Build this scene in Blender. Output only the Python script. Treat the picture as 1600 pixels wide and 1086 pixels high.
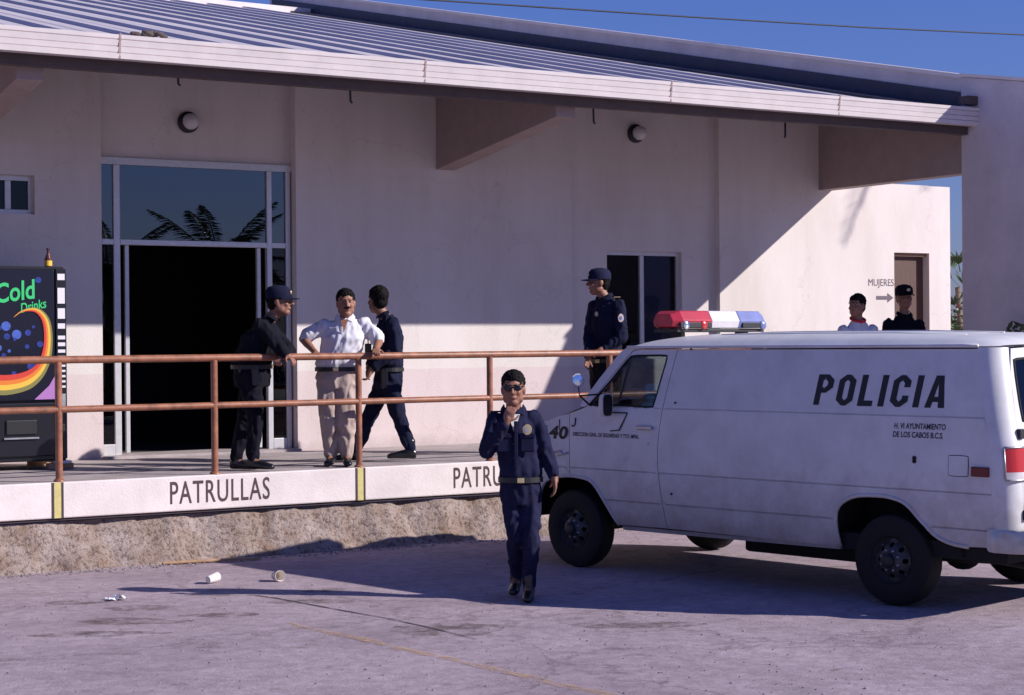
import bpy, bmesh, math, random
from mathutils import Vector, Matrix, noise, geometry
random.seed(7)
PI = math.pi
for o in list(bpy.data.objects):
    bpy.data.objects.remove(o)
scene = bpy.context.scene
COL = scene.collection

# ------------------------------------------------------------------ camera, sky, sun, exposure
YAW, PITCH, ROLL, CAMH = math.radians(31.0), math.radians(-.204), math.radians(-.457), 1.95
cy_, sy_ = math.cos(YAW), math.sin(YAW)
RIGHT = Vector((cy_, -sy_, 0)); FWD0 = Vector((sy_, cy_, 0)); UP0 = Vector((0, 0, 1))
FWD = FWD0*math.cos(PITCH)+UP0*math.sin(PITCH); UPP = -FWD0*math.sin(PITCH)+UP0*math.cos(PITCH)
R2 = RIGHT*math.cos(ROLL)+UPP*math.sin(ROLL); U2 = -RIGHT*math.sin(ROLL)+UPP*math.cos(ROLL)
cam = bpy.data.cameras.new('camera'); camo = bpy.data.objects.new('camera', cam); COL.objects.link(camo)
m = Matrix((R2, U2, -FWD)).transposed().to_4x4(); m.translation = (0, 0, CAMH)
camo.matrix_world = m
cam.sensor_width = 36; cam.lens = 36*2750/1600; cam.clip_end = 3000; cam.clip_start = .1
scene.camera = camo
LIGHT = Vector((-1.36, 1.258, -1.0))             # direction the sunlight travels
SUN_EL = math.atan2(1.0, math.hypot(1.36, 1.258))
SUN_AZ = math.atan2(1.36, -1.258)                # clockwise from +Y
world = bpy.data.worlds.new('World'); scene.world = world; world.use_nodes = True
wn = world.node_tree.nodes; wl = world.node_tree.links
sky = wn.new('ShaderNodeTexSky'); sky.sky_type = 'NISHITA'; sky.sun_disc = False
sky.sun_elevation = SUN_EL; sky.sun_rotation = SUN_AZ
sky.air_density = 1.45; sky.dust_density = 0.0; sky.ozone_density = 3.0; sky.altitude = 100
bgn = wn['Background']; bgn.inputs['Strength'].default_value = .050
hs = wn.new('ShaderNodeMixRGB'); hs.blend_type = 'MULTIPLY'; hs.inputs['Fac'].default_value = 1; hs.inputs['Color2'].default_value = (.60, .76, 1.85, 1)
wl.new(sky.outputs[0], hs.inputs['Color1']); wl.new(hs.outputs[0], bgn.inputs['Color'])
sun = bpy.data.lights.new('sun', 'SUN'); sun.energy = 5.0; sun.angle = math.radians(.5); sun.color = (1.0, .945, .90)
suno = bpy.data.objects.new('sun', sun); COL.objects.link(suno)
suno.rotation_euler = LIGHT.to_track_quat('-Z', 'Y').to_euler(); suno.location = (20, -20, 20)
vs = scene.view_settings; vs.view_transform = 'Standard'; vs.look = 'None'; vs.exposure = .25; vs.gamma = 1
scene.render.engine = 'CYCLES'
scene.render.resolution_x = 1024; scene.render.resolution_y = 695

# ------------------------------------------------------------------ helpers
def V(*a): return Vector(a)

MATS = {}
def mat(name, col, rough=.6, var=0, vscale=4, bump=0, bscale=60, metal=0, spec=.5, col2=None, coat=0, stretch=None):
    if name in MATS: return MATS[name]
    mt = bpy.data.materials.new(name); mt.use_nodes = True; MATS[name] = mt
    n = mt.node_tree.nodes; l = mt.node_tree.links; b = n['Principled BSDF']
    b.inputs['Base Color'].default_value = (*col, 1); b.inputs['Roughness'].default_value = rough
    b.inputs['Metallic'].default_value = metal; b.inputs['Specular IOR Level'].default_value = spec
    b.inputs['Coat Weight'].default_value = coat
    tc = n.new('ShaderNodeNewGeometry')
    mp = n.new('ShaderNodeMapping'); l.new(tc.outputs['Position'], mp.inputs['Vector'])
    if stretch: mp.inputs['Scale'].default_value = stretch
    if var or col2:
        nz = n.new('ShaderNodeTexNoise'); nz.inputs['Scale'].default_value = vscale; nz.inputs['Detail'].default_value = 8
        nz.inputs['Roughness'].default_value = .65
        l.new(mp.outputs[0], nz.inputs['Vector'])
        cr = n.new('ShaderNodeValToRGB'); cr.color_ramp.elements[0].position = .32; cr.color_ramp.elements[1].position = .68
        c2 = col2 or tuple(c*(1-var) for c in col)
        cr.color_ramp.elements[0].color = (*c2, 1); cr.color_ramp.elements[1].color = (*(tuple(min(1, c*(1+var*.4)) for c in col)), 1)
        l.new(nz.outputs['Fac'], cr.inputs[0]); l.new(cr.outputs[0], b.inputs['Base Color'])
    if bump:
        nb = n.new('ShaderNodeTexNoise'); nb.inputs['Scale'].default_value = bscale; nb.inputs['Detail'].default_value = 6
        l.new(mp.outputs[0], nb.inputs['Vector'])
        bp = n.new('ShaderNodeBump'); bp.inputs['Strength'].default_value = bump; bp.inputs['Distance'].default_value = .02
        l.new(nb.outputs['Fac'], bp.inputs['Height']); l.new(bp.outputs[0], b.inputs['Normal'])
    return mt

def glass_mat(name, refl, tint=(.5, .55, .6), trans=1.0, tintglossy=(1, 1, 1), rough=.0):
    mt = bpy.data.materials.new(name); mt.use_nodes = True; n = mt.node_tree.nodes; l = mt.node_tree.links
    n.remove(n['Principled BSDF'])
    tr = n.new('ShaderNodeBsdfTransparent'); tr.inputs[0].default_value = (*[t*trans for t in tint], 1)
    gl = n.new('ShaderNodeBsdfGlossy'); gl.inputs['Roughness'].default_value = rough; gl.inputs['Color'].default_value = (*tintglossy, 1)
    fr = n.new('ShaderNodeLayerWeight'); fr.inputs['Blend'].default_value = .25
    ad = n.new('ShaderNodeMath'); ad.operation = 'ADD'; ad.use_clamp = True; ad.inputs[1].default_value = refl
    ml = n.new('ShaderNodeMath'); ml.operation = 'MULTIPLY'; ml.inputs[1].default_value = .5
    l.new(fr.outputs['Fresnel'], ml.inputs[0]); l.new(ml.outputs[0], ad.inputs[0])
    mx = n.new('ShaderNodeMixShader'); l.new(ad.outputs[0], mx.inputs[0]); l.new(tr.outputs[0], mx.inputs[1]); l.new(gl.outputs[0], mx.inputs[2])
    l.new(mx.outputs[0], n['Material Output'].inputs[0]); MATS[name] = mt
    return mt

def tag(o, label=None, cat=None, group=None, kind=None):
    if label: o['label'] = label
    if cat: o['category'] = cat
    if group: o['group'] = group
    if kind: o['kind'] = kind
    return o

def empty(name, loc=(0, 0, 0), rz=0):
    o = bpy.data.objects.new(name, None); COL.objects.link(o); o.location = loc; o.rotation_euler = (0, 0, rz)
    o.empty_display_size = .2
    return o

def rootloc(p):
    v = Vector((0, 0, 0))
    while p is not None:
        v += Vector(p.location); p = p.parent
    return v

LOCAL_ROOTS = set()      # things whose parts are written in the thing's own frame
def inlocal(p):
    while p is not None:
        if p.name in LOCAL_ROOTS: return True
        p = p.parent
    return False

class MB:
    """collects shapes into one mesh"""
    def __init__(s): s.v = []; s.f = []
    def add(s, vs, fs):
        b = len(s.v); s.v += [Vector(x) for x in vs]; s.f += [tuple(i+b for i in q) for q in fs]; return s
    def box(s, x0, x1, y0, y1, z0, z1):
        return s.add([(x0, y0, z0), (x1, y0, z0), (x1, y1, z0), (x0, y1, z0), (x0, y0, z1), (x1, y0, z1), (x1, y1, z1), (x0, y1, z1)],
                     [(0, 3, 2, 1), (4, 5, 6, 7), (0, 1, 5, 4), (1, 2, 6, 5), (2, 3, 7, 6), (3, 0, 4, 7)])
    def obox(s, c, ax, ay, az, hx, hy, hz):
        c = Vector(c); P = []
        for k in (-1, 1):
            for (i, j) in ((-1, -1), (1, -1), (1, 1), (-1, 1)):
                P.append(c+ax*(i*hx)+ay*(j*hy)+az*(k*hz))
        return s.add(P, [(0, 3, 2, 1), (4, 5, 6, 7), (0, 1, 5, 4), (1, 2, 6, 5), (2, 3, 7, 6), (3, 0, 4, 7)])
    def prism(s, poly, fn, a, b):
        """poly 2d, fn(u,v,t)->3d; extruded from t=a to t=b"""
        n = len(poly)
        vs = [fn(u, v, a) for u, v in poly]+[fn(u, v, b) for u, v in poly]
        fs = [tuple(range(n))[::-1], tuple(range(n, 2*n))]+[(i, (i+1) % n, n+(i+1) % n, n+i) for i in range(n)]
        return s.add(vs, fs)
    def loft(s, rings, n=14, cap=True, power=2.0):
        """rings: (center, side, fwd, rx, ry)"""
        b = len(s.v); vs = []; fs = []
        for (c, sd, fw, rx, ry) in rings:
            for i in range(n):
                a = 2*PI*i/n; ca, sa = math.cos(a), math.sin(a)
                if power != 2.0:
                    ca = math.copysign(abs(ca)**(2/power), ca); sa = math.copysign(abs(sa)**(2/power), sa)
                vs.append(Vector(c)+sd*(rx*ca)+fw*(ry*sa))
        m_ = len(rings)
        for k in range(m_-1):
            for i in range(n):
                j = (i+1) % n
                fs.append((k*n+i, k*n+j, (k+1)*n+j, (k+1)*n+i))
        if cap:
            fs.append(tuple(range(n))[::-1]); fs.append(tuple((m_-1)*n+i for i in range(n)))
        return s.add(vs, fs)
    def tube(s, pts, r, n=10, cap=True):
        pts = [Vector(p) for p in pts]; rs = r if isinstance(r, (list, tuple)) else [r]*len(pts)
        rings = []; prev = None
        for i, p in enumerate(pts):
            d = (pts[min(i+1, len(pts)-1)]-pts[max(i-1, 0)]).normalized()
            if prev is None:
                a = Vector((0, 0, 1)) if abs(d.z) < .9 else Vector((1, 0, 0)); sd = d.cross(a).normalized()
            else:
                sd = (prev-d*prev.dot(d)).normalized()
            prev = sd; rings.append((p, sd, d.cross(sd), rs[i], rs[i]))
        return s.loft(rings, n, cap)
    def ell(s, c, rad, ax=None, nu=14, nv=9):
        c = Vector(c); ax = ax or (V(1, 0, 0), V(0, 1, 0), V(0, 0, 1)); vs = [c-ax[2]*rad[2]]
        for j in range(1, nv):
            t = -PI/2+PI*j/nv
            for i in range(nu):
                a = 2*PI*i/nu
                vs.append(c+ax[0]*(rad[0]*math.cos(t)*math.cos(a))+ax[1]*(rad[1]*math.cos(t)*math.sin(a))+ax[2]*(rad[2]*math.sin(t)))
        vs.append(c+ax[2]*rad[2]); fs = []
        for i in range(nu):
            k = (i+1) % nu
            fs.append((0, 1+k, 1+i))
            for j in range(nv-2): fs.append((1+j*nu+i, 1+j*nu+k, 1+(j+1)*nu+k, 1+(j+1)*nu+i))
            fs.append((1+(nv-2)*nu+i, 1+(nv-2)*nu+k, len(vs)-1))
        return s.add(vs, fs)
    def cap(s, p0, p1, r0, r1=None, n=12):
        """closed rounded tapered limb"""
        p0, p1 = Vector(p0), Vector(p1); r1 = r0 if r1 is None else r1; d = p1-p0; L = d.length or 1e-6; d.normalize()
        a = Vector((0, 0, 1)) if abs(d.z) < .9 else Vector((1, 0, 0)); sd = d.cross(a).normalized(); fw = d.cross(sd); rings = []
        for t in (-.95, -.6, -.2): rings.append((p0+d*(r0*t), sd, fw, r0*math.sqrt(1-t*t), r0*math.sqrt(1-t*t)))
        for t in (.2, .6, .95): rings.append((p1+d*(r1*t), sd, fw, r1*math.sqrt(1-t*t), r1*math.sqrt(1-t*t)))
        return s.loft(rings, n)
    def lathe(s, prof, c, axis, n=32):
        """prof: (radius, height along axis)"""
        c = Vector(c); axis = Vector(axis).normalized(); a = Vector((0, 0, 1)) if abs(axis.z) < .9 else Vector((1, 0, 0))
        sd = axis.cross(a).normalized(); fw = axis.cross(sd)
        return s.loft([(c+axis*h, sd, fw, max(r, 1e-4), max(r, 1e-4)) for r, h in prof], n, True)
    def build(s, name, material, parent=None, smooth=None, local=False, bevel=0, loc=None):
        me = bpy.data.meshes.new(name)
        off = Vector((0, 0, 0)) if local or inlocal(parent) else rootloc(parent)
        if loc is not None: off = Vector(loc)
        me.from_pydata([tuple(v-off) for v in s.v], [], s.f); me.update()
        return finish(name, me, material, parent, smooth, bevel, loc)

def finish(name, me, material, parent=None, smooth=None, bevel=0, loc=None):
    if bevel:
        bm = bmesh.new(); bm.from_mesh(me); bmesh.ops.remove_doubles(bm, verts=bm.verts, dist=1e-5)
        bmesh.ops.recalc_face_normals(bm, faces=bm.faces)
        es = [e for e in bm.edges if len(e.link_faces) == 2 and e.calc_face_angle(0) > .5]
        bmesh.ops.bevel(bm, geom=es, offset=bevel, segments=2, affect='EDGES', profile=.5, clamp_overlap=True); bm.to_mesh(me); bm.free()
    if smooth:
        me.polygons.foreach_set('use_smooth', [True]*len(me.polygons))
        if smooth is not True: me.set_sharp_from_angle(angle=math.radians(smooth))
    o = bpy.data.objects.new(name, me); COL.objects.link(o)
    if material: me.materials.append(MATS[material] if isinstance(material, str) else material)
    if parent: o.parent = parent
    if loc is not None: o.location = loc
    return o

def boxp(name, b, material, parent, bevel=0, **k): return MB().box(*b).build(name, material, parent, bevel=bevel, **k)

def remesh(mb, vox, smooth=2):
    me = bpy.data.meshes.new('tmp'); me.from_pydata([tuple(v) for v in mb.v], [], mb.f); me.update()
    bm = bmesh.new(); bm.from_mesh(me); bmesh.ops.recalc_face_normals(bm, faces=bm.faces); bm.to_mesh(me); bm.free()
    o = bpy.data.objects.new('tmp', me); COL.objects.link(o)
    md = o.modifiers.new('r', 'REMESH'); md.mode = 'VOXEL'; md.voxel_size = vox
    if smooth:
        ms = o.modifiers.new('s', 'SMOOTH'); ms.factor = .5; ms.iterations = smooth
    dg = bpy.context.evaluated_depsgraph_get(); dg.update()
    out = bpy.data.meshes.new_from_object(o.evaluated_get(dg))
    bpy.data.objects.remove(o); bpy.data.meshes.remove(me)
    return out

def text_geo(txt, bold=0.0, shear=0.0, spacing=1.0):
    """flat glyph mesh normalised to x 0..1, y 0..1"""
    cu = bpy.data.curves.new('t', 'FONT'); cu.body = txt; cu.offset = bold; cu.shear = shear; cu.space_character = spacing; cu.resolution_u = 4
    o = bpy.data.objects.new('t', cu); COL.objects.link(o)
    dg = bpy.context.evaluated_depsgraph_get(); dg.update()
    me = o.evaluated_get(dg).to_mesh()
    vs = [v.co.copy() for v in me.vertices]; fs = [tuple(p.vertices) for p in me.polygons]
    x0, x1 = min(v.x for v in vs), max(v.x for v in vs); y0, y1 = min(v.y for v in vs), max(v.y for v in vs)
    o.evaluated_get(dg).to_mesh_clear(); bpy.data.objects.remove(o)
    return [((v.x-x0)/(x1-x0), (v.y-y0)/(y1-y0)) for v in vs], fs

def lettering(name, txt, fn, material, parent, local=False, **k):
    uv, fs = text_geo(txt, **k)
    return MB().add([fn(u, v) for u, v in uv], fs).build(name, material, parent, local=local)

def inpoly(p, poly):
    x, y = p; c = False; n = len(poly)
    for i in range(n):
        (x1, y1), (x2, y2) = poly[i], poly[(i+1) % n]
        if (y1 > y) != (y2 > y) and x < (x2-x1)*(y-y1)/(y2-y1)+x1: c = not c
    return c

def panel(outer, holes, fn, thick, rows=None, cols=None, name='panel', material=None, parent=None, local=True, smooth=35):
    """sheet with holes mapped through fn(u,v,offset)->xyz, with thickness"""
    vs = []; es = []
    for loop in [outer]+holes:
        b = len(vs); vs += [Vector(p) for p in loop]; n = len(loop); es += [(b+i, b+(i+1) % n) for i in range(n)]
    u0, u1 = min(p[0] for p in outer), max(p[0] for p in outer); v0, v1 = min(p[1] for p in outer), max(p[1] for p in outer)
    def inside(p): return inpoly(p, outer) and not any(inpoly(p, h) for h in holes)
    if rows:
        for v in rows:
            for u in cols:
                if inside((u, v)) and all((Vector((u, v))-q).length > .012 for q in vs[:len(es)]): vs.append(Vector((u, v)))
    r = geometry.delaunay_2d_cdt(vs, es, [], 0, 1e-5)
    pv = r[0]; tris = []
    for t in r[2]:
        c = sum((pv[i] for i in t), Vector((0, 0)))/len(t)
        if inside((c.x, c.y)): tris.append(tuple(t))
    N = len(pv); V3 = [fn(p.x, p.y, 0) for p in pv]+[fn(p.x, p.y, thick) for p in pv]
    F = list(tris)+[tuple(i+N for i in t)[::-1] for t in tris]
    cnt = {}
    for t in tris:
        for i in range(len(t)):
            e = (t[i], t[(i+1) % len(t)]); cnt[e] = 1
    for (a, b) in cnt:
        if (b, a) not in cnt: F.append((b, a, a+N, b+N))
    mb = MB().add(V3, F)
    me = bpy.data.meshes.new(name)
    off = Vector((0, 0, 0)) if local else rootloc(parent)
    me.from_pydata([tuple(v-off) for v in mb.v], [], mb.f)
    bm = bmesh.new(); bm.from_mesh(me); bmesh.ops.delete(bm, geom=[v for v in bm.verts if not v.link_faces], context='VERTS')
    bmesh.ops.recalc_face_normals(bm, faces=bm.faces); bm.to_mesh(me); bm.free()
    return finish(name, me, material, parent, smooth)

def interp(x, xs, ys):
    if x <= xs[0]: return ys[0]
    for i in range(len(xs)-1):
        if x <= xs[i+1]:
            return ys[i]+(ys[i+1]-ys[i])*(x-xs[i])/(xs[i+1]-xs[i])
    return ys[-1]

def smoothpoly(pts, k=3, closed=True):
    n = len(pts); out = []
    rng = range(n) if closed else range(n-1)
    for i in rng:
        if closed: p0, p1, p2, p3 = pts[i-1], pts[i], pts[(i+1) % n], pts[(i+2) % n]
        else: p0, p1, p2, p3 = pts[max(i-1, 0)], pts[i], pts[i+1], pts[min(i+2, n-1)]
        for j in range(k):
            t = j/k
            out.append(tuple(.5*((2*b)+(-a+c)*t+(2*a-5*b+4*c-d)*t*t+(-a+3*b-3*c+d)*t**3) for a, b, c, d in zip(p0, p1, p2, p3)))
    if not closed: out.append(tuple(pts[-1]))
    return out

# ------------------------------------------------------------------ materials
def wall_material():
    mt = bpy.data.materials.new('stucco_two_tone'); mt.use_nodes = True; MATS['stucco'] = mt
    n = mt.node_tree.nodes; l = mt.node_tree.links; b = n['Principled BSDF']; b.inputs['Roughness'].default_value = .9; b.inputs['Specular IOR Level'].default_value = .2
    g = n.new('ShaderNodeNewGeometry'); sp = n.new('ShaderNodeSeparateXYZ'); l.new(g.outputs['Position'], sp.inputs[0])
    nz = n.new('ShaderNodeTexNoise'); nz.inputs['Scale'].default_value = 1.3; nz.inputs['Detail'].default_value = 9; nz.inputs['Roughness'].default_value = .6
    mp = n.new('ShaderNodeMapping'); mp.inputs['Scale'].default_value = (1, 1, .35); l.new(g.outputs['Position'], mp.inputs[0]); l.new(mp.outputs[0], nz.inputs['Vector'])
    w = n.new('ShaderNodeMath'); w.operation = 'MULTIPLY_ADD'; w.inputs[1].default_value = .012; l.new(nz.outputs[0], w.inputs[0]); l.new(sp.outputs['Z'], w.inputs[2])
    lt = n.new('ShaderNodeMath'); lt.operation = 'GREATER_THAN'; lt.inputs[1].default_value = 1.648; l.new(w.outputs[0], lt.inputs[0])
    mx = n.new('ShaderNodeMixRGB'); mx.inputs[1].default_value = (.69, .585, .585, 1); mx.inputs[2].default_value = (.73, .665, .64, 1); l.new(lt.outputs[0], mx.inputs[0])
    cr = n.new('ShaderNodeValToRGB'); cr.color_ramp.elements[0].position = .3; cr.color_ramp.elements[1].position = .62
    cr.color_ramp.elements[0].color = (.84, .82, .78, 1); cr.color_ramp.elements[1].color = (1, 1, 1, 1); l.new(nz.outputs[0], cr.inputs[0])
    mu = n.new('ShaderNodeMixRGB'); mu.blend_type = 'MULTIPLY'; mu.inputs[0].default_value = .8; l.new(mx.outputs[0], mu.inputs[1]); l.new(cr.outputs[0], mu.inputs[2])
    # splash dirt just above the walkway floor: a band with a ragged upper edge
    n2 = n.new('ShaderNodeTexNoise'); n2.inputs['Scale'].default_value = 5; n2.inputs['Detail'].default_value = 6; l.new(g.outputs['Position'], n2.inputs['Vector'])
    zz = n.new('ShaderNodeMath'); zz.operation = 'MULTIPLY_ADD'; zz.inputs[1].default_value = -.28; l.new(n2.outputs[0], zz.inputs[0]); l.new(sp.outputs['Z'], zz.inputs[2])
    mr = n.new('ShaderNodeMapRange'); mr.inputs['From Min'].default_value = .60; mr.inputs['From Max'].default_value = .76; mr.inputs['To Min'].default_value = .45; mr.inputs['To Max'].default_value = 0
    l.new(zz.outputs[0], mr.inputs[0])
    md = n.new('ShaderNodeMixRGB'); md.inputs[2].default_value = (.33, .27, .26, 1); l.new(mr.outputs[0], md.inputs[0]); l.new(mu.outputs[0], md.inputs[1])
    ms = n.new('ShaderNodeMapping'); ms.inputs['Scale'].default_value = (7, 7, .25); l.new(g.outputs['Position'], ms.inputs[0])
    n3 = n.new('ShaderNodeTexNoise'); n3.inputs['Scale'].default_value = 1; n3.inputs['Detail'].default_value = 5; l.new(ms.outputs[0], n3.inputs['Vector'])
    c3 = n.new('ShaderNodeValToRGB'); c3.color_ramp.elements[0].position = .36; c3.color_ramp.elements[1].position = .5; c3.color_ramp.elements[0].color = (.86, .83, .80, 1); c3.color_ramp.elements[1].color = (1, 1, 1, 1); l.new(n3.outputs[0], c3.inputs[0])
    m5 = n.new('ShaderNodeMixRGB'); m5.blend_type = 'MULTIPLY'; m5.inputs[0].default_value = .16; l.new(md.outputs[0], m5.inputs[1]); l.new(c3.outputs[0], m5.inputs[2])
    vo = n.new('ShaderNodeTexVoronoi'); vo.feature = 'DISTANCE_TO_EDGE'; vo.inputs['Scale'].default_value = .45
    dn = n.new('ShaderNodeTexNoise'); dn.inputs['Scale'].default_value = 2.5; dn.inputs['Detail'].default_value = 6; l.new(g.outputs['Position'], dn.inputs['Vector'])
    ad = n.new('ShaderNodeMixRGB'); ad.blend_type = 'ADD'; ad.inputs[0].default_value = .8; l.new(g.outputs['Position'], ad.inputs[1]); l.new(dn.outputs['Color'], ad.inputs[2]); l.new(ad.outputs[0], vo.inputs['Vector'])
    c4 = n.new('ShaderNodeValToRGB'); c4.color_ramp.elements[0].position = .0012; c4.color_ramp.elements[1].position = .004; c4.color_ramp.elements[0].color = (.72, .69, .68, 1); c4.color_ramp.elements[1].color = (1, 1, 1, 1); l.new(vo.outputs['Distance'], c4.inputs[0])
    m6 = n.new('ShaderNodeMixRGB'); m6.blend_type = 'MULTIPLY'; m6.inputs[0].default_value = .4; l.new(m5.outputs[0], m6.inputs[1]); l.new(c4.outputs[0], m6.inputs[2])
    l.new(m6.outputs[0], b.inputs['Base Color'])
    nb = n.new('ShaderNodeTexNoise'); nb.inputs['Scale'].default_value = 70; nb.inputs['Detail'].default_value = 5; l.new(g.outputs['Position'], nb.inputs['Vector'])
    bp = n.new('ShaderNodeBump'); bp.inputs['Strength'].default_value = .35; bp.inputs['Distance'].default_value = .01; l.new(nb.outputs[0], bp.inputs['Height']); l.new(bp.outputs[0], b.inputs['Normal'])
wall_material()

def ground_material():
    mt = bpy.data.materials.new('old_concrete_paving'); mt.use_nodes = True; MATS['ground'] = mt
    n = mt.node_tree.nodes; l = mt.node_tree.links; b = n['Principled BSDF']; b.inputs['Roughness'].default_value = .85; b.inputs['Specular IOR Level'].default_value = .25
    g = n.new('ShaderNodeNewGeometry')
    def nz(scale, det=8, rough=.6, sc=None):
        t = n.new('ShaderNodeTexNoise'); t.inputs['Scale'].default_value = scale; t.inputs['Detail'].default_value = det; t.inputs['Roughness'].default_value = rough
        if sc:
            mp = n.new('ShaderNodeMapping'); mp.inputs['Scale'].default_value = sc; l.new(g.outputs['Position'], mp.inputs[0]); l.new(mp.outputs[0], t.inputs['Vector'])
        else: l.new(g.outputs['Position'], t.inputs['Vector'])
        return t
    def ramp(src, p0, c0, p1, c1):
        r = n.new('ShaderNodeValToRGB'); e = r.color_ramp.elements; e[0].position = p0; e[1].position = p1; e[0].color = (*c0, 1); e[1].color = (*c1, 1); l.new(src, r.inputs[0]); return r
    a = ramp(nz(.8, 10, .7).outputs[0], .3, (.33, .255, .285), .66, (.53, .425, .465))
    c = ramp(nz(9, 8, .75).outputs[0], .35, (.70, .69, .69), .60, (1, 1, 1))
    m1 = n.new('ShaderNodeMixRGB'); m1.blend_type = 'MULTIPLY'; m1.inputs[0].default_value = 1; l.new(a.outputs[0], m1.inputs[1]); l.new(c.outputs[0], m1.inputs[2])
    st = ramp(nz(2.2, 6, .7, (1, 1.3, 1)).outputs[0], .615, (0, 0, 0), .70, (.75, .75, .75))      # oil and mud stains
    m2 = n.new('ShaderNodeMixRGB'); l.new(st.outputs[0], m2.inputs[0]); l.new(m1.outputs[0], m2.inputs[1]); m2.inputs[2].default_value = (.16, .115, .09, 1)
    sp = ramp(nz(60, 4, .8).outputs[0], .38, (.62, .62, .64), .5, (1, 1, 1))
    m3 = n.new('ShaderNodeMixRGB'); m3.blend_type = 'MULTIPLY'; m3.inputs[0].default_value = .5; l.new(m2.outputs[0], m3.inputs[1]); l.new(sp.outputs[0], m3.inputs[2])
    vo = n.new('ShaderNodeTexVoronoi'); vo.feature = 'DISTANCE_TO_EDGE'; vo.inputs['Scale'].default_value = .33
    dn = nz(1.6, 6, .6); ad = n.new('ShaderNodeMixRGB'); ad.blend_type = 'ADD'; ad.inputs[0].default_value = 1.0; l.new(g.outputs['Position'], ad.inputs[1]); l.new(dn.outputs['Color'], ad.inputs[2]); l.new(ad.outputs[0], vo.inputs['Vector'])
    ck = ramp(vo.outputs['Distance'], .003, (.45, .42, .42), .009, (1, 1, 1))
    m4 = n.new('ShaderNodeMixRGB'); m4.blend_type = 'MULTIPLY'; m4.inputs[0].default_value = .45; l.new(m3.outputs[0], m4.inputs[1]); l.new(ck.outputs[0], m4.inputs[2])
    l.new(m4.outputs[0], b.inputs['Base Color'])
    nb = nz(28, 9, .75); bp = n.new('ShaderNodeBump'); bp.inputs['Strength'].default_value = .5; bp.inputs['Distance'].default_value = .02
    l.new(nb.outputs[0], bp.inputs['Height']); l.new(bp.outputs[0], b.inputs['Normal'])
ground_material()

def rubble_material():
    mt = bpy.data.materials.new('rubble'); mt.use_nodes = True; MATS['rubble'] = mt
    n = mt.node_tree.nodes; l = mt.node_tree.links; b = n['Principled BSDF']; b.inputs['Roughness'].default_value = .95; b.inputs['Specular IOR Level'].default_value = .1
    g = n.new('ShaderNodeNewGeometry')
    def rp(scale, det, p0, c0, p1, c1):
        t = n.new('ShaderNodeTexNoise'); t.inputs['Scale'].default_value = scale; t.inputs['Detail'].default_value = det; t.inputs['Roughness'].default_value = .7; l.new(g.outputs['Position'], t.inputs['Vector'])
        r = n.new('ShaderNodeValToRGB'); e = r.color_ramp.elements; e[0].position = p0; e[1].position = p1; e[0].color = (*c0, 1); e[1].color = (*c1, 1); l.new(t.outputs[0], r.inputs[0]); return r, t
    a, _ = rp(3.2, 8, .35, (.25, .17, .125), .64, (.44, .36, .33))
    c, t2 = rp(26, 6, .39, (.16, .12, .11), .50, (1, 1, 1))
    d, t3 = rp(75, 4, .36, (.45, .42, .42), .5, (1.0, 1.0, 1.0))
    m1 = n.new('ShaderNodeMixRGB'); m1.blend_type = 'MULTIPLY'; m1.inputs[0].default_value = .62; l.new(a.outputs[0], m1.inputs[1]); l.new(c.outputs[0], m1.inputs[2])
    m2 = n.new('ShaderNodeMixRGB'); m2.blend_type = 'MULTIPLY'; m2.inputs[0].default_value = .4; l.new(m1.outputs[0], m2.inputs[1]); l.new(d.outputs[0], m2.inputs[2]); l.new(m2.outputs[0], b.inputs['Base Color'])
    bp = n.new('ShaderNodeBump'); bp.inputs['Strength'].default_value = .9; bp.inputs['Distance'].default_value = .03; l.new(t2.outputs[0], bp.inputs['Height']); l.new(bp.outputs[0], b.inputs['Normal'])
rubble_material()
def worn_paint(name, col, lo, hi, scale, amount):
    mt = bpy.data.materials.new(name); mt.use_nodes = True; MATS[name] = mt
    n = mt.node_tree.nodes; l = mt.node_tree.links; b = n['Principled BSDF']; b.inputs['Base Color'].default_value = (*col, 1); b.inputs['Roughness'].default_value = .9
    g = n.new('ShaderNodeNewGeometry'); t = n.new('ShaderNodeTexNoise'); t.inputs['Scale'].default_value = scale; t.inputs['Detail'].default_value = 8; t.inputs['Roughness'].default_value = .75; l.new(g.outputs['Position'], t.inputs['Vector'])
    mr = n.new('ShaderNodeMapRange'); mr.inputs['From Min'].default_value = lo; mr.inputs['From Max'].default_value = hi; mr.inputs['To Max'].default_value = amount; l.new(t.outputs[0], mr.inputs[0])
    tr = n.new('ShaderNodeBsdfTransparent'); mx = n.new('ShaderNodeMixShader'); l.new(mr.outputs[0], mx.inputs[0]); l.new(tr.outputs[0], mx.inputs[1]); l.new(b.outputs[0], mx.inputs[2]); l.new(mx.outputs[0], n['Material Output'].inputs[0])
worn_paint('faded_yellow', (.55, .36, .20), .40, .62, 7, .75)
worn_paint('stain', (.11, .07, .055), .42, .68, 5, .7)
worn_paint('tar', (.05, .037, .04), .30, .45, 10, .9)

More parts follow.
